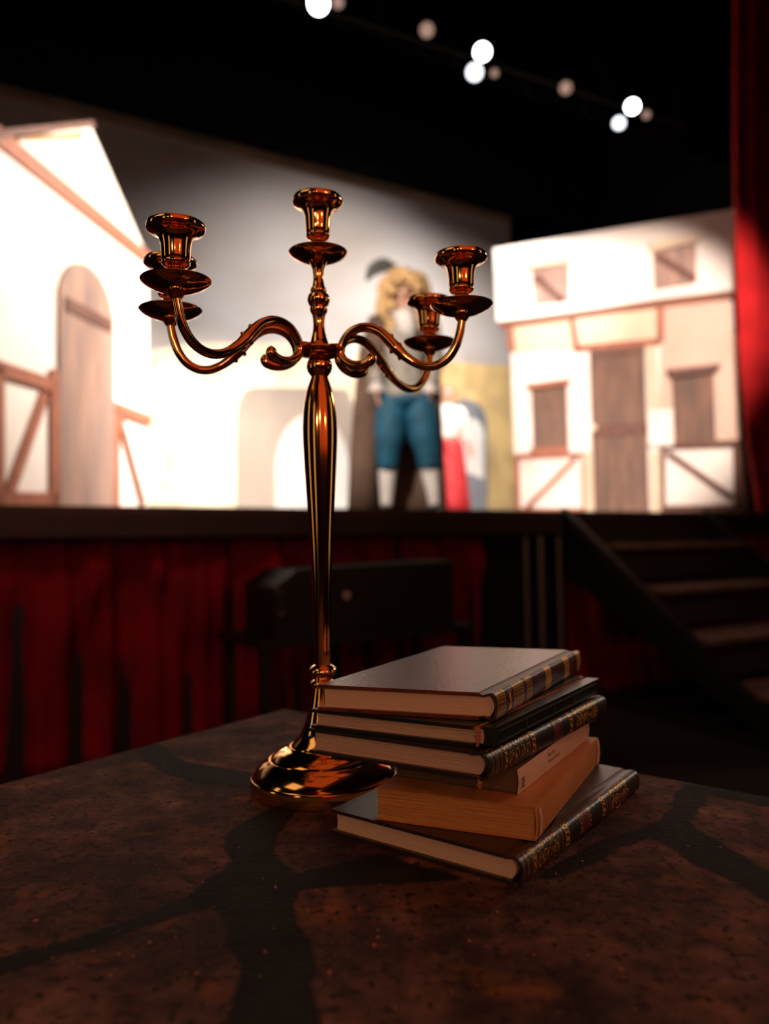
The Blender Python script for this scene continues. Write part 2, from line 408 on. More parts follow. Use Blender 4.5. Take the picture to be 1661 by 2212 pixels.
patch(arch(509, 790, 834, 905)[:1]+[(509, 905), (514, 868), (528, 842), (552, 835), (650, 838), (720, 838), (750, 842)]+[(765, 880), (765, 1100)], .004, 2)
patch(arch(594, 752, 893, 1010), .006, 4)
patch(arch(960, 1052, 862, 920), .004, 3)
patch(arch(990, 1046, 905, 945), .006, 4)
patch([(1000, 1030), (1012, 1022), (1044, 1035), (1044, 1100), (1000, 1100)], .008, 3)
bmo('painted_cloth', bm, [SKY, STONEW, ARCHG, ARCHB, LIGHTP, YELW], bk)
bm = bmesh.new(); box(bm, b_l, b_r, -.03, .03, ztop-.02, ztop+.10); bmo('top_batten', bm, BATTEN, bk, bevel=.006)

# ------------------------------------------------------------------ timbered house at the left
LA = R(82.5); L0 = on_y(320, 800, 7.5)
def fl(px, py): return on_plane(px, py, (L0.x, L0.y), LA)
hl = empty('timbered_house', (L0.x, L0.y, SZ), LA, 'bright white gabled house front with an arched plank door, at the left of the stage', 'stage set')
def FL(pts): return [(s, z-SZ) for s, z in (fl(*p) for p in pts)]
def base(pts, x0s, b=1120): return pts
s_r = 0.0; s_l = fl(-110, 800)[0]; zb0 = 0.002
def strip(p, q, w_, conv):
    """bar between two facade points with width w_ metres"""
    (s0, z0), (s1, z1) = conv([p])[0], conv([q])[0]
    d = Vector((s1-s0, z1-z0)).normalized(); n = Vector((-d.y, d.x))*w_/2
    return [(s0+n.x, z0+n.y), (s1+n.x, z1+n.y), (s1-n.x, z1-n.y), (s0-n.x, z0-n.y)]
eL = FL([(0, 300), (320, 556)]); pk = FL([(193, 268)])[0]
ze = (eL[0][1]+eL[1][1])/2
bm = bmesh.new(); prism(bm, [(s_l, zb0), (0, zb0), (0, eL[1][1]), (pk[0], pk[1]), (2*pk[0]*1.0, eL[0][1]), (s_l, eL[0][1])] if 2*pk[0] > s_l else
      [(s_l, zb0), (0, zb0), (0, eL[1][1]), pk, (s_l, FL([(0, 280)])[0][1])], 0, .05)
bmo('plaster_wall', bm, WHITEWALL, hl, bevel=.004)
bm = bmesh.new(); prism(bm, strip((-40, 268), (325, 566), .13, FL), -.025, -.001); bmo('eave_beam', bm, TIMBER, hl)
bm = bmesh.new(); prism(bm, FL([(-40, 296), (0, 280), (190, 262), (194, 276), (0, 297), (-40, 312)]), -.05, -.001); bmo('ridge_board', bm, DARKTIMBER, hl)
bm = bmesh.new(); prism(bm, FL([(25, 300), (178, 284), (178, 302), (60, 305)]), -.012, -.001); bmo('bare_panel', bm, ORANGEPLY, hl)
def arch_poly(x0, x1, yt, ys, conv, n=18):
    (a, _), (b, _) = conv([(x0, ys)])[0], conv([(x1, ys)])[0]; xm = (x0+x1)/2
    zs = conv([(x0, ys)])[0][1]; zt = conv([(180, yt)])[0][1]
    p = [(a, .01), (a, zs)]
    for i in range(1, n): q = math.pi*(1-i/n); p.append(((a+b)/2+(b-a)/2*math.cos(q), zs+(zt-zs)*math.sin(q)))
    return p+[(b, zs), (b, .01)]
bm = bmesh.new(); prism(bm, arch_poly(122, 240, 572, 640, FL), -.03, -.001); dl = bmo('door', bm, PLANKL, hl)
bm = bmesh.new(); prism(bm, strip((132, 655), (232, 705), .10, FL), -.045, -.031); bmo('door_brace', bm, DARKTIMBER, dl)
def bars(parent, m, conv, items, d=-.03):
    for nm, p, q, w_ in items:
        pts = strip(p, q, w_, conv); pts = [(s, max(z, .004)) for s, z in pts]
        bm = bmesh.new(); prism(bm, pts, d, -.001); bmo(nm, bm, m, parent)
bars(hl, TIMBER, FL, [('rail', (-40, 785), (110, 832), .10), ('post', (112, 800), (112, 1092), .10), ('brace', (92, 850), (15, 1065), .09),
                      ('sill', (-40, 1082), (118, 1082), .12), ('post', (-8, 790), (-8, 1092), .10),
                      ('rail', (240, 878), (322, 908), .10), ('post', (246, 880), (246, 1095), .12), ('brace', (255, 905), (306, 1092), .08)])

# ------------------------------------------------------------------ timbered house at the right
RA = R(-24.2); R0 = on_y(1090, 800, 8.0)
def fr(px, py): return on_plane(px, py, (R0.x, R0.y), RA)
hr = empty('timbered_house', (R0.x, R0.y, SZ), RA, 'two-storey timbered house front with plank door and four shuttered windows, at the stage right', 'stage set')
def FR(pts): return [(s, z-SZ) for s, z in (fr(*p) for p in pts)]
def Z(zx, zy): return (1040+.3739*zx, 440+.3739*zy)
def ZR(pts): return FR([Z(*p) for p in pts])
def grounded(pts, n=1e9): return [(s, z if z > .1 else .004) for s, z in pts]
bm = bmesh.new(); prism(bm, grounded(ZR([(165, 690), (1455, 560), (1500, 1760), (200, 1760)])), 0, .05); bmo('plaster_wall', bm, WHITEWALL, hr, bevel=.004)
bm = bmesh.new(); prism(bm, ZR([(95, 290), (1465, 68), (1500, 520), (1030, 578), (530, 650), (115, 702)]), -.16, -.0); bmo('upper_storey', bm, WHITEWALL, hr, bevel=.006)
for pts, lb in (([(180, 706), (535, 655), (535, 850), (185, 862)], 0), ([(555, 660), (1020, 602), (1020, 790), (570, 832)], 0)):
    bm = bmesh.new(); prism(bm, ZR(pts), -.012, -.001); bmo('cream_panel', bm, CREAM, hr)
bm = bmesh.new(); prism(bm, ZR([(1045, 600), (1440, 555), (1448, 740), (1478, 760), (1500, 1382), (1020, 1400), (1035, 800)]), -.010, -.001); bmo('pink_panel', bm, PINKWALL, hr)
for it in [((525, 640), (555, 850), .05), ((545, 842), (1030, 800), .06), ((1035, 590), (1035, 800), .06), ((110, 712), (530, 660), .04), ((530, 658), (1500, 528), .035), ((165, 700), (180, 860), .06)]:
    bm = bmesh.new(); prism(bm, strip(Z(*it[0]), Z(*it[1]), it[2], FR), -.05, -.001); bmo('timber_moulding', bm, TIMBER, hr)
# door
bm = bmesh.new(); prism(bm, grounded(ZR([(625, 850), (942, 822), (972, 1775), (655, 1775)])), -.02, -.001); dr = bmo('door', bm, PLANK, hr)
bm = bmesh.new(); prism(bm, strip(Z(640, 1318), Z(960, 1295), .11, FR), -.036, -.0201); bmo('cross_rail', bm, DARKTIMBER, dr)
bm = bmesh.new(); prism(bm, strip(Z(640, 885), Z(940, 860), .05, FR), -.03, -.0201); bmo('cross_rail', bm, DARKTIMBER, dr)
(hx, hz), = ZR([(652, 1300)])
vs, fs = lathe([(.02, 0), (.03, .02), (.034, .045), (.02, .06)], 20)
o = pyd('door_handle', [(v[0], -v[2], v[1]) for v in vs], fs, mat('pale_knob', (.8, .6, .45), .4), dr, 40); o.location = (hx, -.02, hz)
bm = bmesh.new(); prism(bm, ZR([(950, 822), (1010, 800), (1025, 1200), (965, 1205)]), -.03, -.001); bmo('door_jamb', bm, CREAM, hr, bevel=.004)
for pts in ([(510, 1262), (640, 1262), (643, 1440), (512, 1442)], [(962, 1198), (1108, 1192), (1112, 1400), (968, 1405)]):
    bm = bmesh.new(); prism(bm, ZR(pts), -.06, -.001); bmo('corner_block', bm, WHITEWALL, hr, bevel=.008)
for x0, x1 in ((596, 655), (978, 1040)):
    bm = bmesh.new(); prism(bm, grounded(ZR([(x0, 1440), (x1-8, 1440), (x1, 1775), (x0+8, 1775)])), -.05, -.001); bmo('door_pillar', bm, CREAM, hr, bevel=.008)
# windows
def window(pts, lint, m, d, diag=None, lm=TIMBER, dd=.03, sill=None):
    bm = bmesh.new(); prism(bm, ZR(pts), d-.006, d+.001)
    wd = bmo('shuttered_window', bm, m, hr)
    if diag:
        bm = bmesh.new(); prism(bm, strip(Z(*diag[0]), Z(*diag[1]), .07, FR), d-.016, d-.0061); bmo('shutter_brace', bm, DARKTIMBER, wd)
    bm = bmesh.new(); prism(bm, ZR(lint), d-.04-dd, d); bmo('lintel', bm, lm, wd, bevel=.004)
    if sill: bm = bmesh.new(); prism(bm, ZR(sill), d-.03, d); bmo('sill', bm, lm, wd, bevel=.004)
window([(315, 405), (522, 380), (527, 592), (328, 614)], [(283, 378), (542, 342), (535, 380), (300, 410)], PLANKL, -.16, ((335, 450), (490, 590)), CREAM)
window([(998, 300), (1242, 262), (1245, 490), (1010, 528)], [(972, 270), (1275, 214), (1262, 262), (995, 318)], PLANKL, -.16, ((1020, 335), (1240, 470)), CREAM)
window([(288, 1062), (494, 1036), (502, 1425), (300, 1432)], [(262, 1048), (515, 1016), (508, 1045), (280, 1078)], PLANK, -.002, None, TIMBER, sill=[(286, 1415), (512, 1405), (512, 1440), (290, 1450)])
window([(1095, 985), (1340, 955), (1355, 1385), (1120, 1402)], [(1066, 966), (1382, 932), (1362, 975), (1092, 1012)], PLANK, -.012, None, DARKTIMBER, sill=[(1110, 1385), (1375, 1368), (1375, 1400), (1112, 1412)])
# lower timber frames
bars(hr, TIMBER, ZR, [('rail', (200, 1462), (592, 1442), .055), ('post', (205, 1455), (212, 1775), .045), ('post', (590, 1440), (594, 1775), .03), ('sill', (205, 1768), (596, 1768), .03), ('brace', (262, 1760), (548, 1468), .045)], -.03)
bars(hr, DARKTIMBER, ZR, [('rail', (1030, 1402), (1506, 1385), .065), ('post', (1045, 1400), (1048, 1775), .05), ('post', (1488, 1385), (1498, 1775), .11), ('sill', (1045, 1762), (1500, 1758), .06), ('brace', (1075, 1440), (1450, 1700), .055)], -.03)

# ------------------------------------------------------------------ stage spotlights on their bar
HOUS = mat('lamp_housing', (.003, .003, .003), .8, spec=.1)
LAMPON = mat('lit_lamp_face', (.8, .85, .9), .4, emit=(.88, .95, 1), estr=14)
LAMPON2 = mat('dimmer_lamp_face', (.8, .85, .9), .4, emit=(.9, .93, 1), estr=3.0)
LAMPDIM = mat('warm_lamp_face', (.5, .35, .3), .4, emit=(1, .62, .48), estr=.38)
def fixture(px, py, r, face, label, group):
    s_, z = on_plane(px, py, st(0, .6), SA); p = st(s_, .6, z)
    e = empty('stage_spotlight', p, 0, label, 'spotlight', group)
    to = (Vector((0, 0, EYE+.2)) - p).normalized(); e.rotation_euler = to.to_track_quat('Z', 'Y').to_euler()
    vs, fs = lathe([(r*.5, -.24), (r*.95, -.20), (r*1.05, -.05), (r*1.12, -.012), (r*1.12, .008), (r*1.0, .008), (r*1.0, -.01)], 32); pyd('housing', vs, fs, HOUS, e, 40)
    vs, fs = lathe([(r*1.0, -.008), (r*.98, 0), (r*.6, .010), (r*.15, .013)], 32); pyd('lamp_face', vs, fs, face, e, 60)
    bm = bmesh.new(); box(bm, -r*1.3, -r*1.15, -.015, .015, -.12, -.09); box(bm, r*1.15, r*1.3, -.015, .015, -.12, -.09); box(bm, -r*1.3, r*1.3, -.015, .015, -.26, -.245)
    box(bm, -r*1.3, -r*1.15, -.015, .015, -.25, -.09); box(bm, r*1.15, r*1.3, -.015, .015, -.25, -.09)
    bmo('yoke', bm, HOUS, e)
G = 'stage spotlights on the overhead bar'
fixture(688, 8, .058, LAMPON, 'bright spotlight cut by the top edge of the photo, leftmost on the bar', G)
fixture(730, 5, .035, LAMPDIM, 'faint small spotlight just right of the leftmost bright one at the top edge', G)
fixture(922, 65, .045, LAMPDIM, 'dim warm spotlight alone between the leftmost and middle bright ones', G)
fixture(1042, 112, .052, LAMPON, 'bright spotlight, upper of the pair in the middle of the bar', G)
fixture(1025, 156, .052, LAMPON2, 'white spotlight, lower of the pair in the middle of the bar', G)
fixture(1068, 158, .026, LAMPDIM, 'tiny faint spotlight right beside the middle pair', G)
fixture(1222, 190, .044, LAMPDIM, 'dim warm spotlight between the middle pair and the right pair', G)
fixture(1366, 230, .050, LAMPON, 'bright spotlight, upper of the pair at the right end of the bar', G)
fixture(1337, 266, .044, LAMPON2, 'greyish-white spotlight, lower of the pair at the right end of the bar', G)
fixture(1396, 248, .030, LAMPDIM, 'faint warm spotlight touching the right pair', G)
s0_, z0_ = on_plane(560, -30, st(0, .82), SA); s1_, z1_ = on_plane(1480, 270, st(0, .82), SA)
lb = empty('lighting_bar', st(0, .82, 0), SA, 'thin black lighting bar the stage spotlights hang from', 'bar')
vs, fs = tube([Vector((s0_, 0, z0_)), Vector((s1_, 0, z1_))], .022, 16); pyd('pipe', vs, fs, HOUS, lb, 40)
for k in (.12, .5, .88):
    p = Vector((s0_, 0, z0_)).lerp(Vector((s1_, 0, z1_)), k); vs, fs = tube([p, Vector((p.x, 0, 7.19))], .004, 8, up=Vector((1, 0, 0))); pyd('hanging_wire', vs, fs, HOUS, lb)

# ------------------------------------------------------------------ people on the stage
SKIN = mat('skin', (.62, .36, .26), .55, color2=(.55, .30, .22), nscale=10)
def person(name, loc, rz, H, label, arms, legs, headr=1.0):
    """continuous skinned body; coordinates in units of H, facing -y"""
    root = empty(name, loc, rz, label, 'person')
    J = {'pelvis': ((0, 0, .52), (.082, .062)), 'waist': ((0, 0, .60), (.066, .052)), 'chest': ((0, 0, .72), (.088, .062)),
         'neckb': ((0, .004, .815), (.045, .035)), 'neck': ((0, .0, .855), (.030, .031)), 'jaw': ((0, -.012, .885), (.034, .040)),
         'head': ((0, -.006, .925), (.043, .052)), 'crown': ((0, .0, .965), (.036, .044))}
    E = [('pelvis', 'waist'), ('waist', 'chest'), ('chest', 'neckb'), ('neckb', 'neck'), ('neck', 'jaw'), ('jaw', 'head'), ('head', 'crown')]
    for s, nm in ((-1, 'l'), (1, 'r')):
        sh, el, wr, hd = arms[nm]
        J['sh'+nm] = (sh, .030); J['el'+nm] = (el, .023); J['wr'+nm] = (wr, (.015, .012)); J['pm'+nm] = (hd, (.020, .009))
        E += [('chest' if False else 'neckb', 'sh'+nm), ('sh'+nm, 'el'+nm), ('el'+nm, 'wr'+nm), ('wr'+nm, 'pm'+nm)]
        d = (Vector(hd)-Vector(wr)).normalized(); side = Vector((0, 1, 0))
        for f in range(4):
            b = Vector(hd)+d*.012+side*(f-1.5)*.0105; ln = (.040, .047, .044, .034)[f]
            inward = Vector((-s, 0, 0))
            a1 = b+d*ln*.5; a2 = a1+(d*.8+inward*.6).normalized()*ln*.5
            J[f'f{nm}{f}a'] = (tuple(b), .0052); J[f'f{nm}{f}b'] = (tuple(a1), .0048); J[f'f{nm}{f}c'] = (tuple(a2), .004)
            E += [('pm'+nm, f'f{nm}{f}a'), (f'f{nm}{f}a', f'f{nm}{f}b'), (f'f{nm}{f}b', f'f{nm}{f}c')]
        t0 = Vector(wr)+d*.012-side*.018; t1 = t0+(d*.7-side*.7).normalized()*.022; t2 = t1+d*.018
        J['t'+nm+'a'] = (tuple(t0), .0065); J['t'+nm+'b'] = (tuple(t1), .0055); J['t'+nm+'c'] = (tuple(t2), .0045)
        E += [('wr'+nm, 't'+nm+'a'), ('t'+nm+'a', 't'+nm+'b'), ('t'+nm+'b', 't'+nm+'c')]
        hp, kn, an, fo = legs[nm]
        J['hp'+nm] = (hp, .056); J['kn'+nm] = (kn, .034); J['cf'+nm] = (tuple(Vector(kn).lerp(Vector(an), .3)+Vector((0, .006, 0))), .033)
        J['an'+nm] = (an, .020); J['fo'+nm] = (fo, (.022, .016))
        E += [('pelvis', 'hp'+nm), ('hp'+nm, 'kn'+nm), ('kn'+nm, 'cf'+nm), ('cf'+nm, 'an'+nm), ('an'+nm, 'fo'+nm)]
    J = {k: (tuple(c*H for c in v[0]), tuple(r*H for r in v[1]) if isinstance(v[1], tuple) else v[1]*H) for k, v in J.items()}
    skin('body', J, E, SKIN, root, 2, 'pelvis')
    # face
    V, F = [], []
    nose = tube([Vector((0, -.052, .925))*H, Vector((0, -.064, .912))*H, Vector((0, -.056, .905))*H], [.004*H, .008*H, .004*H], 10, up=Vector((1, 0, 0)))
    ear1 = tube([Vector((.046, 0, .905))*H, Vector((.050, .004, .92))*H, Vector((.046, .004, .935))*H], [.006*H, .009*H, .005*H], 10, .5)
    ear2 = tube([Vector((-.046, 0, .905))*H, Vector((-.050, .004, .92))*H, Vector((-.046, .004, .935))*H], [.006*H, .009*H, .005*H], 10, .5)
    pyd('nose', *nose, SKIN, root, True); pyd('ear', *ear1, SKIN, root, True); pyd('ear', *ear2, SKIN, root, True)
    em = mat('eye', (.06, .04, .03), .3)
    for sx in (-1, 1):
        pyd('eye', *tube([Vector((sx*.018-.006, -.052, .933))*H, Vector((sx*.018, -.056, .934))*H, Vector((sx*.018+.006, -.052, .933))*H], [.002*H, .005*H, .002*H], 8), em, root, True)
    mo = tube([Vector((-.014, -.050, .893))*H, Vector((0, -.055, .892))*H, Vector((.014, -.050, .893))*H], [.002*H, .0045*H, .002*H], 8)
    pyd('mouth', *mo, mat('lips', (.45, .12, .10), .4), root, True)
    return root
def garment(name, rings, m, parent, segs=28, fold=0, closed=True, thick=.01, seed=0, smooth=True, arc=None):
    """rings: (z, rx, ry, cx, cy); optional open arc (a0, a1)"""
    vs, fs = [], []; rnd = random.Random(seed); ph = rnd.uniform(0, 6)
    n = segs if not arc else segs+1
    for j, (z, rx, ry, cx, cy) in enumerate(rings):
        for i in range(n):
            a = 2*math.pi*i/segs if not arc else arc[0]+(arc[1]-arc[0])*i/segs
            f = 1+fold*math.sin(a*11+ph+.3*j)*(j/max(1, len(rings)-1))
            vs.append((cx+rx*f*math.cos(a), cy+ry*f*math.sin(a), z))
    for j in range(len(rings)-1):
        for i in range(n if not arc else n-1):
            k = (i+1) % n; fs.append((j*n+i, j*n+k, (j+1)*n+k, (j+1)*n+i))
    o = pyd(name, vs, fs, m, parent, smooth)
    s = o.modifiers.new('thickness', 'SOLIDIFY'); s.thickness = thick
    return o

PY = 5.69
pm = on_y(875, 800, PY)
H = 1.76
man = person('person', (pm.x, pm.y, SZ), 0, H,
    'person in curly blond wig, brown cape, teal breeches and white stockings standing on the stage',
    {'l': ((-.105, 0, .80), (-.135, .0, .655), (-.118, -.04, .535), (-.115, -.05, .495)), 'r': ((.105, 0, .80), (.130, .01, .655), (.100, -.03, .53), (.097, -.035, .49))},
    {'l': ((-.052, 0, .49), (-.075, -.015, .275), (-.085, .01, .045), (-.095, -.06, .014)), 'r': ((.052, 0, .49), (.085, -.01, .275), (.115, .01, .045), (.128, -.055, .014))})
TEAL = mat('teal_cloth', (.008, .105, .19), .7, color2=(.004, .06, .11), nscale=9, bump=.2)
BEIGE = mat('brocade_waistcoat', (.42, .38, .33), .7, color2=(.24, .22, .19), nscale=26)
BROWNC = mat('brown_cape_cloth', (.14, .082, .055), .85, color2=(.09, .054, .038), nscale=6)
WHITEC = mat('white_linen', (.80, .74, .70), .7, nscale=9)
BLOND = mat('blond_wig', (.85, .56, .27), .7, color2=(.38, .21, .08), nscale=40, bump=.6)
H_ = H
# breeches, stockings, shoes, waistcoat, sleeves share the pose
def leg(nm, s):
    hp, kn, an, fo = {'l': ((-.052, 0, .49), (-.075, -.015, .275), (-.085, .01, .045), (-.095, -.06, .014)), 'r': ((.052, 0, .49), (.085, -.01, .275), (.115, .01, .045), (.128, -.055, .014))}[nm]
    return [Vector(c)*H_ for c in (hp, kn, an, fo)]
V = []
for nm in 'lr':
    hp, kn, an, fo = leg(nm, 1); lo = kn.lerp(an, .30)
    V.append(tube(catmull([hp+Vector((0, 0, .01)), hp.lerp(kn, .35), hp.lerp(kn, .75), kn, lo, lo+Vector((0, 0, -.01))], 5),
                  list(np.interp(np.linspace(0, 5, 26), range(6), [.115, .128, .118, .095, .080, .055])), 20))
V.append(lathe([(.10, .78), (.145, .82), (.150, .87), (.12, .90)], 28))
pyd('breeches', *merge(*V), TEAL, man, True)
for nm in 'lr':
    hp, kn, an, fo = leg(nm, 1); lo = kn.lerp(an, .2)
    vs, fs = tube(catmull([lo, kn.lerp(an, .4)+Vector((0, .012, 0)), kn.lerp(an, .75), an], 6), list(np.interp(np.linspace(0, 3, 19), range(4), [.066, .068, .05, .042])), 18); pyd('stocking', vs, fs, WHITEC, man, True)
    vs, fs = tube(catmull([an+Vector((0, .03, -.02)), an+Vector((0, -.02, -.03)), fo+Vector((0, -.0, .02)), fo+Vector((0, -.06, .008))], 5), list(np.interp(np.linspace(0, 3, 16), range(4), [.04, .048, .042, .03])), 16); pyd('shoe', vs, fs, BLACKPAINT, man, True)
garment('waistcoat', [(.86, .185, .150, 0, 0), (.93, .160, .130, 0, 0), (1.06, .128, .105, 0, 0), (1.20, .150, .118, 0, 0), (1.36, .168, .120, 0, 0), (1.45, .125, .085, 0, 0), (1.48, .07, .06, 0, 0)], BEIGE, man, 32)
V = []
for s, a in ((-1, ((-.105, 0, .80), (-.135, .0, .655), (-.118, -.04, .535))), (1, ((.105, 0, .80), (.130, .01, .655), (.100, -.03, .53)))):
    p = [Vector(c)*H_ for c in a]; V.append(tube(catmull([p[0]+Vector((-s*.05, 0, .01)), p[0], p[0].lerp(p[1], .5), p[1], p[1].lerp(p[2], .6), p[2]+Vector((0, 0, .01))], 4),
        list(np.interp(np.linspace(0, 5, 21), range(6), [.05, .070, .064, .056, .055, .062])), 16))
for q in V: pyd('coat_sleeve', *q, BEIGE, man, True)
# lace cuffs
V = []
for a in ((-.118, -.04, .535), (.100, -.03, .53)):
    p = Vector(a)*H_; vs, fs = lathe([(.03, .03), (.045, .0), (.060, -.045)], 20, cap=False, wob=lambda q, j: 1+.12*j*math.sin(q*7)); V.append(([(v[0]+p.x, v[1]+p.y, v[2]+p.z) for v in vs], fs))
for q in V: pyd('lace_cuff', *q, WHITEC, man, True)
# cape: open at the front, reaching the boards
cp = [(1.50, .10, .09, 0, .01), (1.46, .215, .13, -.01, .01), (1.30, .245, .15, -.015, .02), (1.0, .27, .17, -.03, .03), (.6, .30, .19, -.05, .04), (.3, .325, .20, -.065, .05), (.012, .34, .21, -.075, .05)]
garment('cape', cp, BROWNC, man, 60, fold=.05, arc=(R(-22), R(205)), thick=.012, seed=4)
# cape front panel on the wearer's right
bmv = []; 
garment('cape_front_fall', [(1.45, .09, .05, -.16, -.03), (1.2, .085, .05, -.24, -.02), (.8, .085, .06, -.285, -.02), (.4, .09, .07, -.31, -.02), (.012, .095, .08, -.325, -.02)], BROWNC, man, 30, fold=.07, thick=.01, seed=9)
# cravat
V = [tube([Vector((0, -.05, 1.47)), Vector((.0, -.11, 1.42)), Vector((.02, -.14, 1.34)), Vector((.05, -.135, 1.26))], [.04, .062, .055, .03], 16, 1.2, Vector((1, 0, 0))),
     tube([Vector((-.09, -.03, 1.46)), Vector((0, -.09, 1.46)), Vector((.09, -.03, 1.46))], [.03, .042, .03], 12)]
pyd('cravat', *merge(*V), WHITEC, man, True)
# buttons
bmat_ = mat('brass_button', (.7, .45, .15), .3, metal=1); bv, bf = lathe([(.002, -.01), (.012, 0), (.002, .01)], 10)
for z in (.95, 1.02, 1.09, 1.16, 1.23): pyd('button', [(v[0], v[1]-.128, v[2]+z) for v in bv], bf, bmat_, man, True)
# wig: a mass of curls round the head and on the shoulders
rnd = random.Random(5); V = []
def ball(c, r, n=10, m_=6):
    vs, fs = lathe([(max(.001, r*math.sin(math.pi*k/m_)), -r*math.cos(math.pi*k/m_)) for k in range(m_+1)], n)
    return [(v[0]+c[0], v[1]+c[1], v[2]+c[2]) for v in vs], fs
hc = Vector((0, .01, .93*H_))
for k in range(190):
    a = rnd.uniform(0, 2*math.pi); u_ = rnd.uniform(-.95, 1)
    x = math.cos(a); y = math.sin(a)
    if u_ > -.2: r_ = math.sqrt(1-min(.98, u_*u_)); c = hc+Vector((x*r_*.165, y*r_*.13, u_*.150))
    else: c = hc+Vector((x*.195*(1-.15*(u_+.95)), y*.12+.015, u_*.31))
    if y < -.55 and -.30 < u_ < .30 and abs(x) < .38: continue
    if y < -.3 and u_ <= -.30 and abs(x) < .38: continue
    V.append(ball(c, rnd.uniform(.030, .046)))
pyd('wig', *merge(*V), BLOND, man, True)
# hat with feather, set back on the wig
pyd('feather', *merge(tube(catmull([Vector((-.05, .02, 1.83)), Vector((-.14, .0, 1.84)), Vector((-.22, -.02, 1.80)), Vector((-.27, -.03, 1.72))], 6), list(np.interp(np.linspace(0, 3, 19), range(4), [.02, .055, .05, .012])), 12, .5)), mat('dark_feather', (.09, .09, .085), .8), man, True)

WY = 9.0
pw = on_y(966, 900, WY)
Hw = 1.62
wom = person('person', (pw.x, pw.y, SZ), R(20), Hw, 'person in white blouse and red skirt far back on the stage beside the caped one',
    {'l': ((-.095, 0, .80), (-.115, -.02, .66), (-.06, -.10, .60), (-.04, -.135, .59)), 'r': ((.095, 0, .80), (.135, .0, .66), (.145, -.05, .55), (.145, -.06, .52))},
    {'l': ((-.05, 0, .49), (-.052, -.01, .275), (-.055, .01, .045), (-.06, -.05, .014)), 'r': ((.05, 0, .49), (.052, -.01, .275), (.055, .01, .045), (.06, -.05, .014))})
REDC = mat('red_skirt_cloth', (.62, .035, .04), .7, color2=(.5, .02, .03), nscale=7)
garment('skirt', [(1.0, .13, .11, 0, 0), (.9, .17, .15, 0, 0), (.6, .20, .18, 0, 0), (.3, .225, .205, 0, 0), (.02, .25, .23, 0, 0)], REDC, wom, 60, fold=.06, seed=2)
garment('blouse', [(.95, .14, .12, 0, 0), (1.02, .125, .11, 0, 0), (1.12, .15, .125, 0, -.01), (1.25, .16, .12, 0, 0), (1.33, .12, .09, 0, 0), (1.37, .065, .06, 0, 0)], WHITEC, wom, 32)
V = []
for s, a in ((-1, ((-.095, 0, .80), (-.115, -.02, .66), (-.06, -.10, .60))), (1, ((.095, 0, .80), (.135, .0, .66), (.145, -.05, .55)))):
    p = [Vector(c)*Hw for c in a]; V.append(tube(catmull([p[0]+Vector((-s*.05, 0, .0)), p[0], p[0].lerp(p[1], .5), p[1], p[1].lerp(p[2], .7)], 4), list(np.interp(np.linspace(0, 4, 17), range(5), [.04, .075, .085, .07, .04])), 16))
for q in V: pyd('blouse_sleeve', *q, WHITEC, wom, True)
vs, fs = ball((0, .02, .935*Hw), .10, 20, 12)
V = [([(v[0], max(v[1], -.045+.3*abs(v[0])-.0 if v[2] < .955*Hw else v[1]), v[2]) for v in vs], fs), ball((0, .10, .96*Hw), .05, 14, 8)]
pyd('hair', *merge(*V), mat('light_brown_hair', (.34, .18, .12), .6, nscale=30), wom, True)

# ------------------------------------------------------------------ painted table
TZ = .76
def tpt(px, py): p = on_z(px, py, TZ); return (p.x, p.y)
dark = [  # painted joints, with the book stack's shadow drawn in as joint colour
 [(585,1745),(640,1750),(600,1800),(590,1850),(640,1885),(700,1870),(780,1850),(830,1845),(880,1865),(960,1885),(1000,1900),(900,1908),(820,1908),(700,1915),(645,1925),(635,1960),(655,2020),(680,2040),(678,2120),(690,2240),(480,2240),(495,2180),(500,2150),(520,2100),(515,2070),(490,2040),(485,1990),(465,1955),(430,1965),(330,1995),(200,2045),(100,2075),(-30,2112),(-30,2074),(150,2030),(300,1980),(400,1940),(450,1900),(480,1880),(500,1860),(485,1830),(490,1800),(530,1775)],
 [(1150,1900),(1230,1850),(1300,1815),(1370,1795),(1400,1780),(1420,1775),(1450,1745),(1455,1720),(1480,1695),(1530,1697),(1700,1720),(1700,1750),(1620,1735),(1530,1717),(1515,1745),(1490,1775),(1500,1790),(1560,1820),(1610,1850),(1700,1910),(1700,1975),(1600,1915),(1540,1885),(1470,1850),(1430,1815),(1400,1812),(1340,1830),(1290,1865),(1240,1885),(1190,1900)],
 [(290,1615),(345,1605),(370,1625),(400,1645),(480,1658),(548,1670),(548,1700),(480,1695),(420,1690),(370,1675),(330,1655)]]
c0 = Vector((-.148, 1.149)); e1 = Vector((math.cos(R(-125.5)), math.sin(R(-125.5))))*1.32; e2 = Vector((math.cos(R(-39.8)), math.sin(R(-39.8))))*1.12
NG = 300
us = np.linspace(0, 1, NG+1); U, Vv = np.meshgrid(us, us, indexing='ij')
X = c0.x+e1.x*U+e2.x*Vv; Y = c0.y+e1.y*U+e2.y*Vv
P = np.stack([X.ravel(), Y.ravel()], 1); sd = np.full(len(P), 9.0)
for poly in dark:
    q = np.array([tpt(*p) for p in poly]); inside = np.zeros(len(P), bool); dmin = np.full(len(P), 9.0)
    for i in range(len(q)):
        a, b = q[i], q[(i+1) % len(q)]; ab = b-a
        t = np.clip(((P-a)@ab)/(ab@ab), 0, 1); dmin = np.minimum(dmin, np.hypot(*(P-a-t[:, None]*ab).T))
        cr = ((a[1] > P[:, 1]) != (b[1] > P[:, 1])) & (P[:, 0] < (b[0]-a[0])*(P[:, 1]-a[1])/((b[1]-a[1]) if b[1] != a[1] else 1e-9)+a[0])
        inside ^= cr
    sd = np.minimum(sd, np.where(inside, -dmin, dmin))
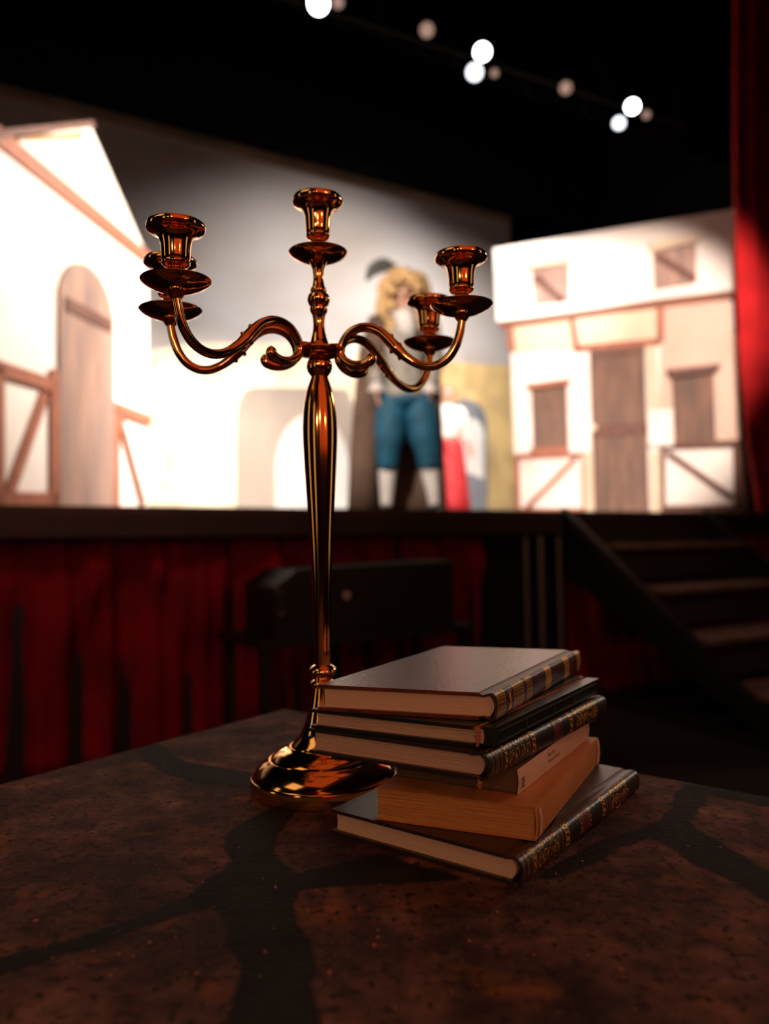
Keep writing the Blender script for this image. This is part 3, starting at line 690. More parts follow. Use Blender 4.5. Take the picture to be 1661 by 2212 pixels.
# further joints where the photograph does not look, so the pattern carries on
n1 = NG+1
tv = [(float(x), float(y), 0) for x, y in P]; tf = [(i*n1+j, i*n1+j+1, (i+1)*n1+j+1, (i+1)*n1+j) for i in range(NG) for j in range(NG)]
rim = [i*n1 for i in range(NG+1)] + [NG*n1+j for j in range(1, NG+1)] + [i*n1+NG for i in range(NG-1, -1, -1)] + [j for j in range(NG-1, 0, -1)]
b0 = len(tv); tv += [(tv[i][0], tv[i][1], -.045) for i in rim]; nr = len(rim)
for k in range(nr): tf.append((rim[k], rim[(k+1) % nr], b0+(k+1) % nr, b0+k))
tf.append(tuple(range(b0, b0+nr)))
tm = bpy.data.materials.new('painted_flagstone_table'); tm.use_nodes = True
nt = tm.node_tree; N = nt.nodes; L = nt.links; b = N['Principled BSDF']
def node(t, **k):
    n = N.new(t)
    for a, v in k.items():
        if a in n.inputs: n.inputs[a].default_value = v
        else: setattr(n, a, v)
    return n
geo = node('ShaderNodeTexCoord'); at = node('ShaderNodeAttribute'); at.attribute_name = 'groove_shade'
def noise(scale, detail=5, rough=.55):
    n = node('ShaderNodeTexNoise'); n.inputs['Scale'].default_value = scale; n.inputs['Detail'].default_value = detail; n.inputs['Roughness'].default_value = rough
    L.new(geo.outputs['Object'], n.inputs['Vector']); return n
def ramp(src, stops):
    r = N.new('ShaderNodeValToRGB'); e = r.color_ramp.elements
    e[0].position, e[0].color = stops[0][0], (*stops[0][1], 1); e[1].position, e[1].color = stops[-1][0], (*stops[-1][1], 1)
    for p, c in stops[1:-1]: q = e.new(p); q.color = (*c, 1)
    L.new(src, r.inputs[0]); return r
def math_(op, a, b_=None, c=None):
    n = N.new('ShaderNodeMath'); n.operation = op
    for i, v in enumerate((a, b_, c)):
        if v is None: continue
        if hasattr(v, 'links'): L.new(v, n.inputs[i])
        else: n.inputs[i].default_value = v
    return n.outputs[0]
def mix(f, a, b_):
    n = N.new('ShaderNodeMix'); n.data_type = 'RGBA'; L.new(f, n.inputs[0]) if hasattr(f, 'links') else setattr(n.inputs[0], 'default_value', f)
    for s, v in ((6, a), (7, b_)):
        if hasattr(v, 'links'): L.new(v, n.inputs[s])
        else: n.inputs[s].default_value = (*v, 1)
    return n.outputs[2]
nb = noise(9, 6, .6); stone = ramp(nb.outputs['Fac'], [(.32, (.024, .012, .009)), (.46, (.080, .040, .033)), (.57, (.15, .076, .062)), (.70, (.26, .137, .105))])
no = noise(13, 4); of = ramp(no.outputs['Fac'], [(.58, (0, 0, 0)), (.70, (1, 1, 1))])
c1 = mix(of.outputs[0], stone.outputs[0], (.26, .10, .028))
nm_ = noise(34, 5, .65); mf = ramp(nm_.outputs['Fac'], [(.36, (.48, .46, .45)), (.50, (.85, .85, .85)), (.66, (1.45, 1.4, 1.35))])
mm = N.new('ShaderNodeMix'); mm.data_type = 'RGBA'; mm.blend_type = 'MULTIPLY'; mm.inputs[0].default_value = 1; L.new(c1, mm.inputs[6]); L.new(mf.outputs[0], mm.inputs[7]); c1 = mm.outputs[2]
ns = noise(120, 3); sf = ramp(ns.outputs['Fac'], [(.56, (0, 0, 0)), (.64, (1, 1, 1))])
c2 = mix(sf.outputs[0], c1, (.03, .016, .012))
nf = noise(330, 2); ff = ramp(nf.outputs['Fac'], [(.66, (0, 0, 0)), (.73, (1, 1, 1))])
c2 = mix(ff.outputs[0], c2, (.28, .15, .09))
nd = noise(45, 6, .7)
g = math_('ADD', at.outputs['Fac'], math_('MULTIPLY', math_('SUBTRACT', nd.outputs['Fac'], .5), .016))
gm = N.new('ShaderNodeMapRange'); gm.inputs['From Min'].default_value = -.0014; gm.inputs['From Max'].default_value = .0022
gm.inputs['To Min'].default_value = 1; gm.inputs['To Max'].default_value = 0; L.new(g, gm.inputs[0])
ng = noise(30, 4); gcol = ramp(ng.outputs['Fac'], [(.35, (.006, .006, .005)), (.7, (.018, .016, .012))])
c3 = mix(gm.outputs[0], c2, gcol.outputs[0]); L.new(c3, b.inputs['Base Color'])
b.inputs['Roughness'].default_value = .75; b.inputs['Specular IOR Level'].default_value = .15
nh = noise(150, 7, .65); h = math_('ADD', nh.outputs['Fac'], math_('MULTIPLY', gm.outputs[0], -.35)); h = math_('ADD', h, math_('MULTIPLY', sf.outputs[0], -.3))
bp = N.new('ShaderNodeBump'); bp.inputs['Strength'].default_value = .8; bp.inputs['Distance'].default_value = .0038; L.new(h, bp.inputs['Height']); L.new(bp.outputs[0], b.inputs['Normal'])
tab = empty('painted_table', (0, 0, 0), 0, 'large dark table painted as brown flagstones with black joints, under candle holder and books', 'table')
tt = pyd('tabletop', tv, tf, tm, tab); tt.location.z = TZ
att = tt.data.attributes.new('groove_shade', 'FLOAT', 'POINT'); att.data.foreach_set('value', np.concatenate([sd, np.full(nr, 1.0)]).astype(np.float32))
for a, b_ in ((.05, .05), (.95, .05), (.05, .95), (.95, .95)):
    p = c0+e1*a+e2*b_; bm = bmesh.new(); box(bm, p.x-.035, p.x+.035, p.y-.035, p.y+.035, 0, TZ-.045); bmo('leg', bm, BLACKPAINT, tab, bevel=.004)

# ------------------------------------------------------------------ five-armed candle holder
def brass():
    m = mat('aged_brass', (.90, .50, .20), .06, metal=1, color2=(.84, .42, .14), nscale=6, rough2=.15)
    return m
BR = brass()
CB = Vector((-.063, .784, TZ))
S = 1/2190
cd = empty('candelabra', CB, 0, 'tall polished brass five-armed candle holder standing on the table behind the books', 'candle holder')
prof = [(.0700, 0), (.0712, .0010), (.0712, .0120), (.0708, .0134), (.0698, .0138), (.0694, .0150), (.0665, .0195), (.0625, .0235), (.0580, .0270), (.0543, .0290), (.0536, .0300), (.0530, .0301), (.0526, .0292), (.0521, .0291), (.0517, .0302), (.0505, .0318), (.0470, .0350), (.0420, .0378), (.0370, .0398),
        (.0340, .0407), (.0334, .0415), (.0328, .0415), (.0325, .0407), (.0319, .0408), (.0314, .0420), (.0300, .0440), (.0255, .0485), (.0215, .055), (.0180, .063), (.0150, .074), (.0122, .086), (.0106, .094), (.0100, .101)]
vs, fs = lathe(prof, 96); pyd('base', vs, fs, BR, cd, 50)
def zc(py): return (1171.2-py)/2185+EYE-TZ
sp2 = [(.0098, .100), (.0115, .103), (.0118, .106), (.0095, .108)]
stem = [(.0100, .101)] + [(r*S, zc(py)) for r, py in [(20, 1510), (23, 1500), (21, 1492), (17, 1487), (26, 1480), (28, 1475), (26, 1470), (19, 1466), (22, 1461), (29, 1456), (31.5, 1449), (29, 1442), (23, 1437), (17.5, 1434),
        (17.5, 1400), (19, 1340), (20.5, 1290), (22.5, 1230), (25, 1170), (28.5, 1110), (32, 1055), (35, 1005), (37.5, 955), (38, 930), (37.2, 900), (34.5, 870), (30, 845), (24.5, 828), (20.5, 817), (18.5, 811)]]
vs, fs = lathe(stem, 64); pyd('stem', vs, fs, BR, cd, 40)
up = [(r*S, zc(py)) for r, py in [(18.5, 811), (20, 808), (26, 800), (28.5, 790), (27.5, 779), (22, 771), (17, 767), (17, 764), (44, 763), (55, 759), (58, 755), (56, 751), (46, 748), (26, 746), (22, 740), (18, 728), (14, 712), (12.5, 696), (13, 684), (15, 674), (19, 668), (20, 661), (19, 656), (22, 652), (25, 644), (25, 637), (22, 630), (16, 627), (18, 623), (18, 618), (14, 612), (11.5, 600), (11.5, 588), (13, 575), (17, 562), (22, 554)]]
vs, fs = lathe(up, 64); pyd('upper_stem', vs, fs, BR, cd, 40)
# dish and cup meshes, origin at the dish rim height
pan = [(.006, -.0065), (.0125, -.0068), (.0200, -.0045), (.0260, -.0015), (.0290, .0010), (.0296, .0022), (.0292, .0028), (.0280, .0020), (.0200, -.0020), (.0100, -.0035), (.006, -.0036)]
cup = [(.0055, -.0040), (.0060, .004), (.0080, .0075), (.0088, .0090), (.0080, .0105), (.0068, .0118), (.0068, .0132), (.0105, .0145), (.0121, .0165), (.0121, .0180), (.0112, .0192), (.0119, .0204), (.0122, .0215), (.0125, .026),
       (.0130, .0330), (.0142, .0385), (.0165, .0418), (.0205, .0438), (.0240, .0450), (.0252, .0465), (.0250, .0500), (.0242, .0512), (.0225, .0505), (.0175, .0485), (.0125, .0450), (.0108, .0400), (.0105, .0220), (.001, .0215)]
def wob(a, j): return 1+(.010*math.cos(8*a) if 17 <= j <= 22 else 0)
pv, pf = lathe(pan, 72); cv, cf = lathe(cup, 72, wob=wob)
def scaled(vs, kx, kz): return [(v[0]*kx, v[1]*kx, v[2]*kz) for v in vs]
o = pyd('drip_pan', pv, pf, BR, cd, 50); o.location.z = zc(541)
o = pyd('candle_cup', scaled(cv, 1.0, 1.13), cf, BR, cd, 50); o.location.z = zc(541)
# hub scrollwork plate
V = []
for k in range(4):
    a = (R(225), R(192), R(-12.5), R(43))[k]
    V.append(tube([Vector((.004, 0, zc(755))), Vector((.014, 0, zc(754))), Vector((.024, 0, zc(750)))], [.006, .0065, .0045], 14, 1.6))
    V[-1] = ([Matrix.Rotation(a, 4, 'Z') @ v for v in V[-1][0]], V[-1][1])
pyd('hub', *merge(*V), BR, cd, 40)
def make_arm(Rr):
    k = Rr/312.0
    pts = [(112, 757, 8), (117, 764, 9.5), (112, 771, 10), (96, 777, 9), (76, 776, 8.5), (58, 766, 8.5), (49, 752, 8.5), (50, 736, 8.5), (58, 718, 8.5), (72, 703, 8.8), (92, 695, 9), (113, 696, 9.3), (134, 706, 9.6), (152, 723, 10.5), (170, 744, 11.5), (188, 763, 9.5),
           (210, 780, 8.2), (235, 790, 8.4), (260, 788, 8.3), (282, 774, 8.4), (298, 750, 8.4), (307, 722, 8.2), (312, 695, 8.0)]
    zz = lambda y: (1167-y)/2235+EYE-TZ
    path = catmull([Vector((r*k, 0, zz(y))) for r, y, _ in pts], 5)
    rad = list(np.interp(np.linspace(0, len(pts)-1, len(path)), range(len(pts)), [p[2]*S*1.12 for p in pts]))
    main = tube(path, rad, 14, 1.05)
    # leaf buds on the slope and the socket under the dish
    def bud(r, y, dr, dy, s):
        a = Vector((r*k, 0, zz(y))); d = Vector((dr*k, 0, -dy/2235))
        return tube([a, a+d*.5, a+d], [s*S, s*.8*S, s*.35*S], 10)
    socket = tube([Vector((Rr, 0, zz(700))), Vector((Rr, 0, zz(694))), Vector((Rr, 0, zz(690))), Vector((Rr, 0, zz(684))), Vector((Rr, 0, zz(676)))], [7*S, 12*S, 15*S, 12.5*S, 11*S], 24)
    V, F = merge(main, bud(158, 730, 5, -16, 9), bud(172, 744, 10, -9, 8), bud(166, 742, -8, 14, 9), bud(180, 758, -3, 14, 8), socket)
    arm = pyd('arm', V, F, BR, None, 60)
    p = pyd('drip_pan', scaled(pv, 1.02, 1), pf, BR, arm, 50); p.location = (Rr, 0, 1.224-TZ)
    c = pyd('candle_cup', cv, cf, BR, arm, 50); c.location = (Rr, 0, 1.224-TZ)
    return arm
for Rr, az in ((.160, (225, 43)), (.1435, (191.5, -12.5))):
    a0 = make_arm(Rr)
    for i, az_ in enumerate(az):
        a = a0 if i == 0 else copy_tree(a0)
        a.parent = cd; a.rotation_euler[2] = R(az_)

# ------------------------------------------------------------------ books
def pages_mat(name, c, c2):
    m = mat(name, c, .8, color2=c2, nscale=1, stretch=(6, 14, 1500), detail=2, lo=.3, hi=.62, bump=.4, bscale=1)
    return m
PG1 = pages_mat('cream_pages', (.74, .53, .39), (.70, .49, .36))
PG2 = pages_mat('browned_pages', (.62, .30, .09), (.34, .14, .04))
PG3 = pages_mat('coarse_pages', (.70, .50, .38), (.42, .28, .20))
MAROON = mat('maroon_leather', (.15, .035, .024), .27, color2=(.09, .02, .015), nscale=40, bump=.8, bscale=230, bdist=.0005, spec=.32)
MAROONSP = mat('maroon_spine_leather', (.075, .022, .030), .38, color2=(.045, .012, .018), nscale=60, bump=.7, bscale=500, bdist=.0006, spec=.6)
GREENL = mat('dark_green_leather', (.014, .018, .012), .33, color2=(.008, .011, .007), nscale=40, bump=.5, bscale=300, bdist=.0005)
DARKL = mat('dark_brown_leather', (.030, .017, .016), .36, color2=(.015, .009, .009), nscale=50, bump=.7, bscale=400, bdist=.0006, spec=.7)
ORANGEP = mat('orange_paper_cover', (.56, .24, .075), .55, color2=(.45, .17, .05), nscale=12, stretch=(1, 6, 1), spec=.4)
ORANGESP = mat('orange_paper_spine', (.60, .27, .09), .6, color2=(.50, .21, .065), nscale=20, spec=.4)
TANPAPER = mat('torn_paper', (.74, .55, .42), .7, nscale=30)
WHITESP = mat('white_paper_spine', (.74, .57, .45), .65, color2=(.68, .50, .39), nscale=40)
BROWNP = mat('brown_paper_cover', (.10, .055, .035), .6, nscale=20)
LINING = mat('worn_orange_lining', (.42, .14, .06), .8, color2=(.30, .10, .04), nscale=60)
INK = mat('blue_black_ink', (.035, .045, .07), .6)
INK2 = mat('grey_ink', (.16, .10, .08), .7)
GOLD = mat('gold_leaf', (1, .66, .24), .42, metal=.55, color2=(.80, .42, .12), nscale=300)
GOLD2 = mat('worn_gold_leaf', (.75, .48, .20), .42, metal=.9, color2=(.42, .24, .10), nscale=200)
REDLAB = mat('red_spine_label', (.11, .016, .014), .45, nscale=80)
THREAD = mat('frayed_thread', (.45, .20, .11), .8, nscale=50)

def text_geo(s, size):
    cu = bpy.data.curves.new('t', 'FONT'); cu.body = s; cu.size = size; cu.resolution_u = 3
    ob = bpy.data.objects.new('t', cu); col.objects.link(ob)
    dg = bpy.context.evaluated_depsgraph_get(); me = bpy.data.meshes.new_from_object(ob.evaluated_get(dg))
    vs = [tuple(v.co) for v in me.vertices]; fs = [tuple(p.vertices) for p in me.polygons]
    bpy.data.objects.remove(ob); bpy.data.curves.remove(cu); bpy.data.meshes.remove(me)
    return vs, fs

class Book:
    def __init__(s, name, label, kpx, z, ths, thw, Ln, Wd, T, bulge=.006, group='old books in the stack', dx=0):
        s.L, s.W, s.T, s.b = Ln, Wd, T, bulge
        p = on_z(kpx[0], kpx[1], z)
        s.root = empty(name, (p.x, p.y, z), R(ths), label, 'book', group)
        s.sk = R(thw-ths-90)          # the book block is slightly racked
    def m(s, v): return (v[0]-v[1]*math.sin(s.sk), v[1]*math.cos(s.sk), v[2])
    def add(s, name, vs, fs, m, parent=None, smooth=False, **k):
        return pyd(name, [s.m(v) for v in vs], fs, m, parent or s.root, smooth, **k)
    def bmadd(s, name, bm, m, parent=None, bevel=0, smooth=False, **k):
        for v in bm.verts: v.co = s.m(v.co)
        return bmo(name, bm, m, parent or s.root, smooth, bevel, **k)
    # rounded spine surface: x along, t 0..1 from bottom to top
    def sp(s, x, t, off=0):
        q = math.pi*t; e = .8
        y = -(s.b+off)*(math.sin(q)**e if math.sin(q) > 0 else 0); z = s.T/2-(s.T/2+off)*math.copysign(abs(math.cos(q))**.75, math.cos(q))
        return (x, y+.0015, z)
    def spine(s, m, hinge=.011, dip=.0013, th=.0016, x0=0, x1=None):
        x1 = x1 or s.L; nx = 40; prof = []
        prof += [(hinge, 0.0), (hinge*.65, dip), (hinge*.35, dip*.4)]
        prof += [s.sp(0, t/16)[1:] for t in range(17)]
        prof += [(hinge*.35, s.T-dip*.4), (hinge*.65, s.T-dip), (hinge, s.T)]
        n = len(prof); V, F = [], []
        inner = []
        for k, (y, z) in enumerate(prof):
            a = Vector(prof[max(0, k-1)]); c = Vector(prof[min(n-1, k+1)]); d = (c-a).normalized(); nn = Vector((d.y, -d.x)) # outward is left of direction
            inner.append((y+nn.x*th, z+nn.y*th))
        ring = prof+inner[::-1]; mring = len(ring)
        rnd = random.Random(int(s.L*1e4))
        for i in range(nx+1):
            x = x0+(x1-x0)*i/nx
            if i == 0: xx = [x+rnd.uniform(-.0004, .0004) for _ in ring]
            else: xx = [x]*mring
            V += [(xx[k], ring[k][0], ring[k][1]) for k in range(mring)]
        for i in range(nx):
            for k in range(mring):
                l = (k+1) % mring; F.append((i*mring+k, (i+1)*mring+k, (i+1)*mring+l, i*mring+l))
        F += [(0*mring+k, 0*mring+k+1, mring-2-k, mring-1-k) for k in range(n-1)]
        o_ = nx*mring; F += [(o_+k+1, o_+k, o_+mring-1-k, o_+mring-2-k) for k in range(n-1)]
        return s.add('spine', V, F, m, None, 50)
    def boards(s, m, y0=.010, th=.0026, over=0, names=('lower_cover', 'upper_cover')):
        out = []
        for nm, z0 in zip(names, (0, s.T-th)):
            bm = bmesh.new(); box(bm, 0, s.L, y0, s.W, z0, z0+th); out.append(s.bmadd(nm, bm, m, bevel=.0009, smooth=40))
        return out
    def block(s, m, inset=.0035, y0=.001, th=.0026, fore=.0035, round_=.004):
        # page block with rounded back and hollow fore edge
        n = 14; z0, z1 = th+.0001, s.T-th-.0001; V, F = [], []; cs = []
        for k in range(n+1): t = k/n; cs.append((y0+.003-round_*math.sin(math.pi*t)*.9, z0+(z1-z0)*t))
        for k in range(n+1): t = 1-k/n; cs.append((s.W-fore-.0008*math.sin(math.pi*t), z0+(z1-z0)*t))
        q = len(cs)
        for x in (inset, s.L-inset): V += [(x, y, z) for y, z in cs]
        F = [tuple(range(q)), tuple(range(2*q-1, q-1, -1))]+[(k, k+q, (k+1) % q+q, (k+1) % q) for k in range(q)]
        return s.add('page_block', V, F, m, None, 30)
    # ribbons of gold on the spine
    def arc(s): return s.T*1.15+s.b*1.0
    def rib(s, pts, w_, closed=False, off=.00025):
        A = s.arc(); V, F = [], []; n = len(pts)
        for i, (x, a) in enumerate(pts):
            p0 = pts[i-1] if (i or closed) else pts[0]; p1 = pts[(i+1) % n] if (i < n-1 or closed) else pts[-1]
            dx, da = p1[0]-p0[0], p1[1]-p0[1]; l = math.hypot(dx, da) or 1; nx_, na = -da/l*w_/2, dx/l*w_/2
            for sg in (1, -1): V.append(s.sp(x+sg*nx_, min(.99, max(.01, (a+sg*na)/A)), off))
        for i in range(n-1 if not closed else n): j = (i+1) % n; F.append((2*i, 2*i+1, 2*j+1, 2*j))
        return V, F
    def blob(s, x, a, rx, ra, off=.00027, n=10, rot=0):
        A = s.arc(); V = [s.sp(x, min(.99, max(.01, a/A)), off)]
        for i in range(n):
            q = 2*math.pi*i/n; u, v = rx*math.cos(q), ra*math.sin(q)
            V.append(s.sp(x+u*math.cos(rot)-v*math.sin(rot), min(.99, max(.01, (a+u*math.sin(rot)+v*math.cos(rot))/A)), off))
        return V, [(0, i+1, (i+1) % n+1) for i in range(n)]
    def frame(s, x0, x1, a0, a1, w_=.00035):
        n = 14; p = [(x0, a0+(a1-a0)*i/n) for i in range(n+1)]+[(x1, a1-(a1-a0)*i/n) for i in range(n+1)]
        return s.rib(p, w_, True)
    def line(s, x, a0, a1, w_=.0004): return s.rib([(x, a0+(a1-a0)*i/14) for i in range(15)], w_)
    def patch_(s, x0, x1, a0, a1, off=.00015, nx=6, na=14):
        A = s.arc(); V = [s.sp(x0+(x1-x0)*i/nx, (a0+(a1-a0)*j/na)/A, off) for i in range(nx+1) for j in range(na+1)]
        return V, [(i*(na+1)+j, (i+1)*(na+1)+j, (i+1)*(na+1)+j+1, i*(na+1)+j+1) for i in range(nx) for j in range(na)]
    def scroll(s, x, a, r, hand, turns=1.3, w_=.00045, ph=0):
        n = 26; p = []
        for i in range(n+1):
            t = i/n; q = ph+hand*turns*2*math.pi*t; rr = r*(1-.8*t); p.append((x+rr*math.cos(q), a+rr*math.sin(q)))
        return s.rib(p, w_)
    def arabesque(s, x0, x1, seed, w_=.00042):
        rnd = random.Random(seed); A = s.arc(); out = []; nx = max(2, round((x1-x0)/.0090)); na = 3
        for i in range(nx):
            for j in range(na):
                x = x0+(x1-x0)*(i+.5)/nx; a = A*(.08+.84*(j+.5)/na); r = .0042
                hnd = 1 if j < na/2 else -1
                out.append(s.scroll(x, a, r, hnd*(1 if i % 2 else -1), 1.0, w_, rnd.uniform(0, 6.28)))
                out.append(s.blob(x+rnd.uniform(-.003, .003), a+rnd.uniform(-.0025, .0025), .0011, .0005, rot=rnd.uniform(0, 3.1)))
                out.append(s.blob(x+.004, a+.001, .0006, .0014, rot=rnd.uniform(-.8, .8)))
                if rnd.random() < .6: out.append(s.rib([(x-.004, a-.003), (x-.001, a-.001), (x+.001, a+.003), (x+.004, a+.0035)], w_))
        return out
    def floral(s, x0, x1, seed):
        rnd = random.Random(seed); A = s.arc(); out = []; n = 7; xm = (x0+x1)/2; h = (x1-x0)/2
        for j in range(n):
            a = A*(.08+.84*(j+.5)/n); d = A*.84/n/2
            out += [s.blob(xm, a, h*.55, d*.35), s.blob(xm-h*.6, a+d*.5, h*.35, d*.3, rot=.7), s.blob(xm+h*.6, a-d*.5, h*.35, d*.3, rot=.7)]
            out.append(s.rib([(xm-h, a-d), (xm-h*.3, a-d*.3), (xm+h*.3, a+d*.3), (xm+h, a+d)], .0004))
        return out
    def text(s, string, size, x, a, m, ang=-90):
        vs, fs = text_geo(string, size); c, q = math.cos(R(ang)), math.sin(R(ang)); A = s.arc()
        return [s.sp(x+v[0]*c-v[1]*q, min(.99, max(.01, (a+v[0]*q+v[1]*c)/A)), .0003) for v in vs], fs

zA, TA = TZ+.0006, .0195
G_ = 'old books stacked on the painted table'
# A: bottom book
A = Book('old_book', 'dark brown leather book with gilt scrolls on its spine, bottommost of the stack', (1112, 1914), zA, 54.3, 142, .249, .170, TA, .008, G_)
A.boards(DARKL); A.block(PG1); A.spine(DARKL)
ar = A.arc()
out = [A.frame(.0025, .0085, ar*.06, ar*.93), A.frame(.0105, .0160, ar*.10, ar*.93), A.frame(.0610, .0690, ar*.06, ar*.93)]
out += A.floral(.0175, .0215, 2) + [A.line(.0225, ar*.08, ar*.92, .0006)] + A.arabesque(.0240, .0595, 7) + A.floral(.0735, .0825, 3)
far = A.floral(.151, .160, 4)+[A.frame(.163, .171, ar*.06, ar*.93)]+A.arabesque(.174, .216, 9, .0006); NFAR = len(far); out += far
A.add('gilt_tooling', *merge(*out[:-1*NFAR]), GOLD); A.add('gilt_tooling', *merge(*out[-NFAR:]), GOLD)
A.add('red_label', *merge(A.patch_(.109, .121, ar*.12, ar*.90)), REDLAB)
A.add('spine_lettering', *merge(A.text('PLAU', .0060, .1225, ar*.86, GOLD), A.text('COMÉ', .0052, .1035, ar*.86, GOLD), A.line(.1205, ar*.14, ar*.88, .0004), A.line(.1095, ar*.14, ar*.88, .0004)), GOLD, label='gilt lettering')

# B: thick orange paperback
zB, TB = zA+TA+.0004, .0242
Bk = Book('old_book', 'thick orange paperback with browned page edges and torn spine patches, second from the bottom', (1158, 1817), zB, 63.5, 157, .222, .128, TB, .001, G_)
def soft_book(bk, mc, ms, mp, th=.0006, over=.0015):
    for nm, z0 in (('lower_cover', 0), ('upper_cover', bk.T-th)):
        bm = bmesh.new(); box(bm, 0, bk.L, .0004, bk.W, z0, z0+th); bk.bmadd(nm, bm, mc)
    bm = bmesh.new(); box(bm, over, bk.L-over, .0012, bk.W-.002, th+.00005, bk.T-th-.00005); bk.bmadd('page_block', bm, mp)
    n = 10; V = []; F = []
    for x in np.linspace(0, bk.L, 31):
        for k in range(n+1): t = k/n; V.append((x, -.0012*math.sin(math.pi*t), bk.T*t))
        for k in range(n+1): t = 1-k/n; V.append((x, .0010-.0012*math.sin(math.pi*t), .0002+(bk.T-.0004)*t))
    q = 2*(n+1)
    for i in range(30):
        for k in range(q): l = (k+1) % q; F.append((i*q+k, (i+1)*q+k, (i+1)*q+l, i*q+l))
    F += [tuple(range(q)), tuple(30*q+k for k in range(q))[::-1]]
    bk.add('spine', V, F, ms, None, 40)
soft_book(Bk, ORANGEP, ORANGESP, PG2)
def spine_patch(bk, poly, off=.0003, steps=8):
    """flat patch lying on a soft spine; poly in (x, z)"""
    V = [(x, -.0012*math.sin(math.pi*z/bk.T)-off, z) for x, z in poly]; return V, [tuple(range(len(V)))]
Bk.add('torn_patch', *spine_patch(Bk, [(.0050, .0015), (.0110, .001), (.0135, .004), (.0130, .009), (.0122, .013), (.0115, .0175), (.0100, .0210), (.0070, .0225), (.0045, .0200), (.0052, .015), (.0046, .010), (.0053, .006)], .0007), TANPAPER, label='pale torn patch')
Bk.add('torn_patch', *spine_patch(Bk, [(.205, .001), (.221, .001), (.221, .008), (.221, .016), (.221, .0232), (.212, .0235), (.209, .018), (.208, .012), (.206, .006)], .0007), TANPAPER, label='pale torn patch')

# C: white-spined paperback
zC, TC_ = zB+TB+.0004, .0188
C = Book('old_book', 'slim brown paperback with a pale spine numbered 305, on top of the orange one', (1120, 1716), zC, 60, 151, .192, .108, TC_, .001, G_)
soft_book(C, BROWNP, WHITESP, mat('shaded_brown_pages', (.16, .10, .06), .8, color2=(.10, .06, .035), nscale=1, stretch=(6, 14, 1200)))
def flat_text(bk, s_, size, x, z, ang):
    vs, fs = text_geo(s_, size); c, q = math.cos(R(ang)), math.sin(R(ang))
    return [(x+v[0]*c-v[1]*q, -.0012*math.sin(math.pi*max(0, min(1, (z+v[0]*q+v[1]*c)/bk.T)))-.0003, z+v[0]*q+v[1]*c) for v in vs], fs
def squash(vf, cx, kx, cz, kz): return [(cx+(v[0]-cx)*kx, v[1], cz+(v[2]-cz)*kz) for v in vf[0]], vf[1]
nv, nf_ = squash(flat_text(C, '305', .0085, .0100, .0026, 90), .0100, 1.0, .0026, .72)
nv = [(x, -.0012*math.sin(math.pi*z/C.T)-.0003, z) for x, y, z in nv]
C.add('spine_number', *merge((nv, nf_), ([(x+.00025, y, z) for x, y, z in nv], nf_), ([(x, y, z+.0002) for x, y, z in nv], nf_)), INK, label='dark number 305')
C.add('spine_lettering', *merge(flat_text(C, 'Max Fritz', .0050, .068, .0118, 0), flat_text(C, 'Homo Caruso?', .0050, .068, .0068, 0)), INK2)
C.add('spine_number', *flat_text(C, '10/19', .0050, .1870, .0025, 90), INK)

# D: gilt black book
zD, TD = zC+TC_+.0004, .0205
Dk = Book('old_book', 'black leather book with worn gilt rounded spine, resting on the pale-spined numbered paperback', (1043, 1686), zD, 55.3, 148.5, .248, .158, TD, .0085, G_)
Dk.boards(DARKL); Dk.block(PG3); Dk.spine(DARKL, x0=-.002)
ar = Dk.arc()
out = [Dk.frame(.003, .0085, ar*.12, ar*.93), Dk.frame(.0115, .0175, ar*.12, ar*.93)]
out += Dk.floral(.0225, .0270, 12)+Dk.arabesque(.0285, .068, 17)+Dk.floral(.071, .079, 13)
Dk.add('gilt_tooling', *merge(*out), GOLD); Dk.add('gilt_tooling', *merge(*(Dk.floral(.151, .159, 14)+Dk.arabesque(.165, .220, 19, .0007))), GOLD)
Dk.add('red_label', *merge(Dk.patch_(.115, .130, ar*.14, ar*.88)), REDLAB)
Dk.add('spine_lettering', *merge(Dk.text('PLAU', .0065, .1312, ar*.84, GOLD), Dk.text('ARIS', .0052, .1175, ar*.84, GOLD)), GOLD2)
def fray(bk, x, y, z0, z1, seed, n=14, r=.0009, m=THREAD):
    rnd = random.Random(seed); V = []
    for k in range(n):
        z = z0+(z1-z0)*k/n; p = Vector((x+rnd.uniform(-.001, .001), y+rnd.uniform(-.001, .001), z))
        q = p+Vector((rnd.uniform(-.003, .0), rnd.uniform(-.0015, .0015), rnd.uniform(-.002, .002)))
        V.append(tube([p, (p+q)/2+Vector((0, rnd.uniform(-.001, .001), 0)), q], [r, r*.9, r*.4], 7))
    V.append(tube([Vector((x, y, z0)), Vector((x-.0006, y+.0005, (z0+z1)/2)), Vector((x, y, z1))], [r, r*1.2, r], 8))
    return bk.add('frayed_headband', *merge(*V), m, None, True)
fray(Dk, .0035, -.0035, .004, TD-.005, 3, 10, .0008, mat('dark_frayed_leather', (.10, .03, .02), .8))
fray(Dk, .0, .002, -.004, .001, 6, 8, .0012)

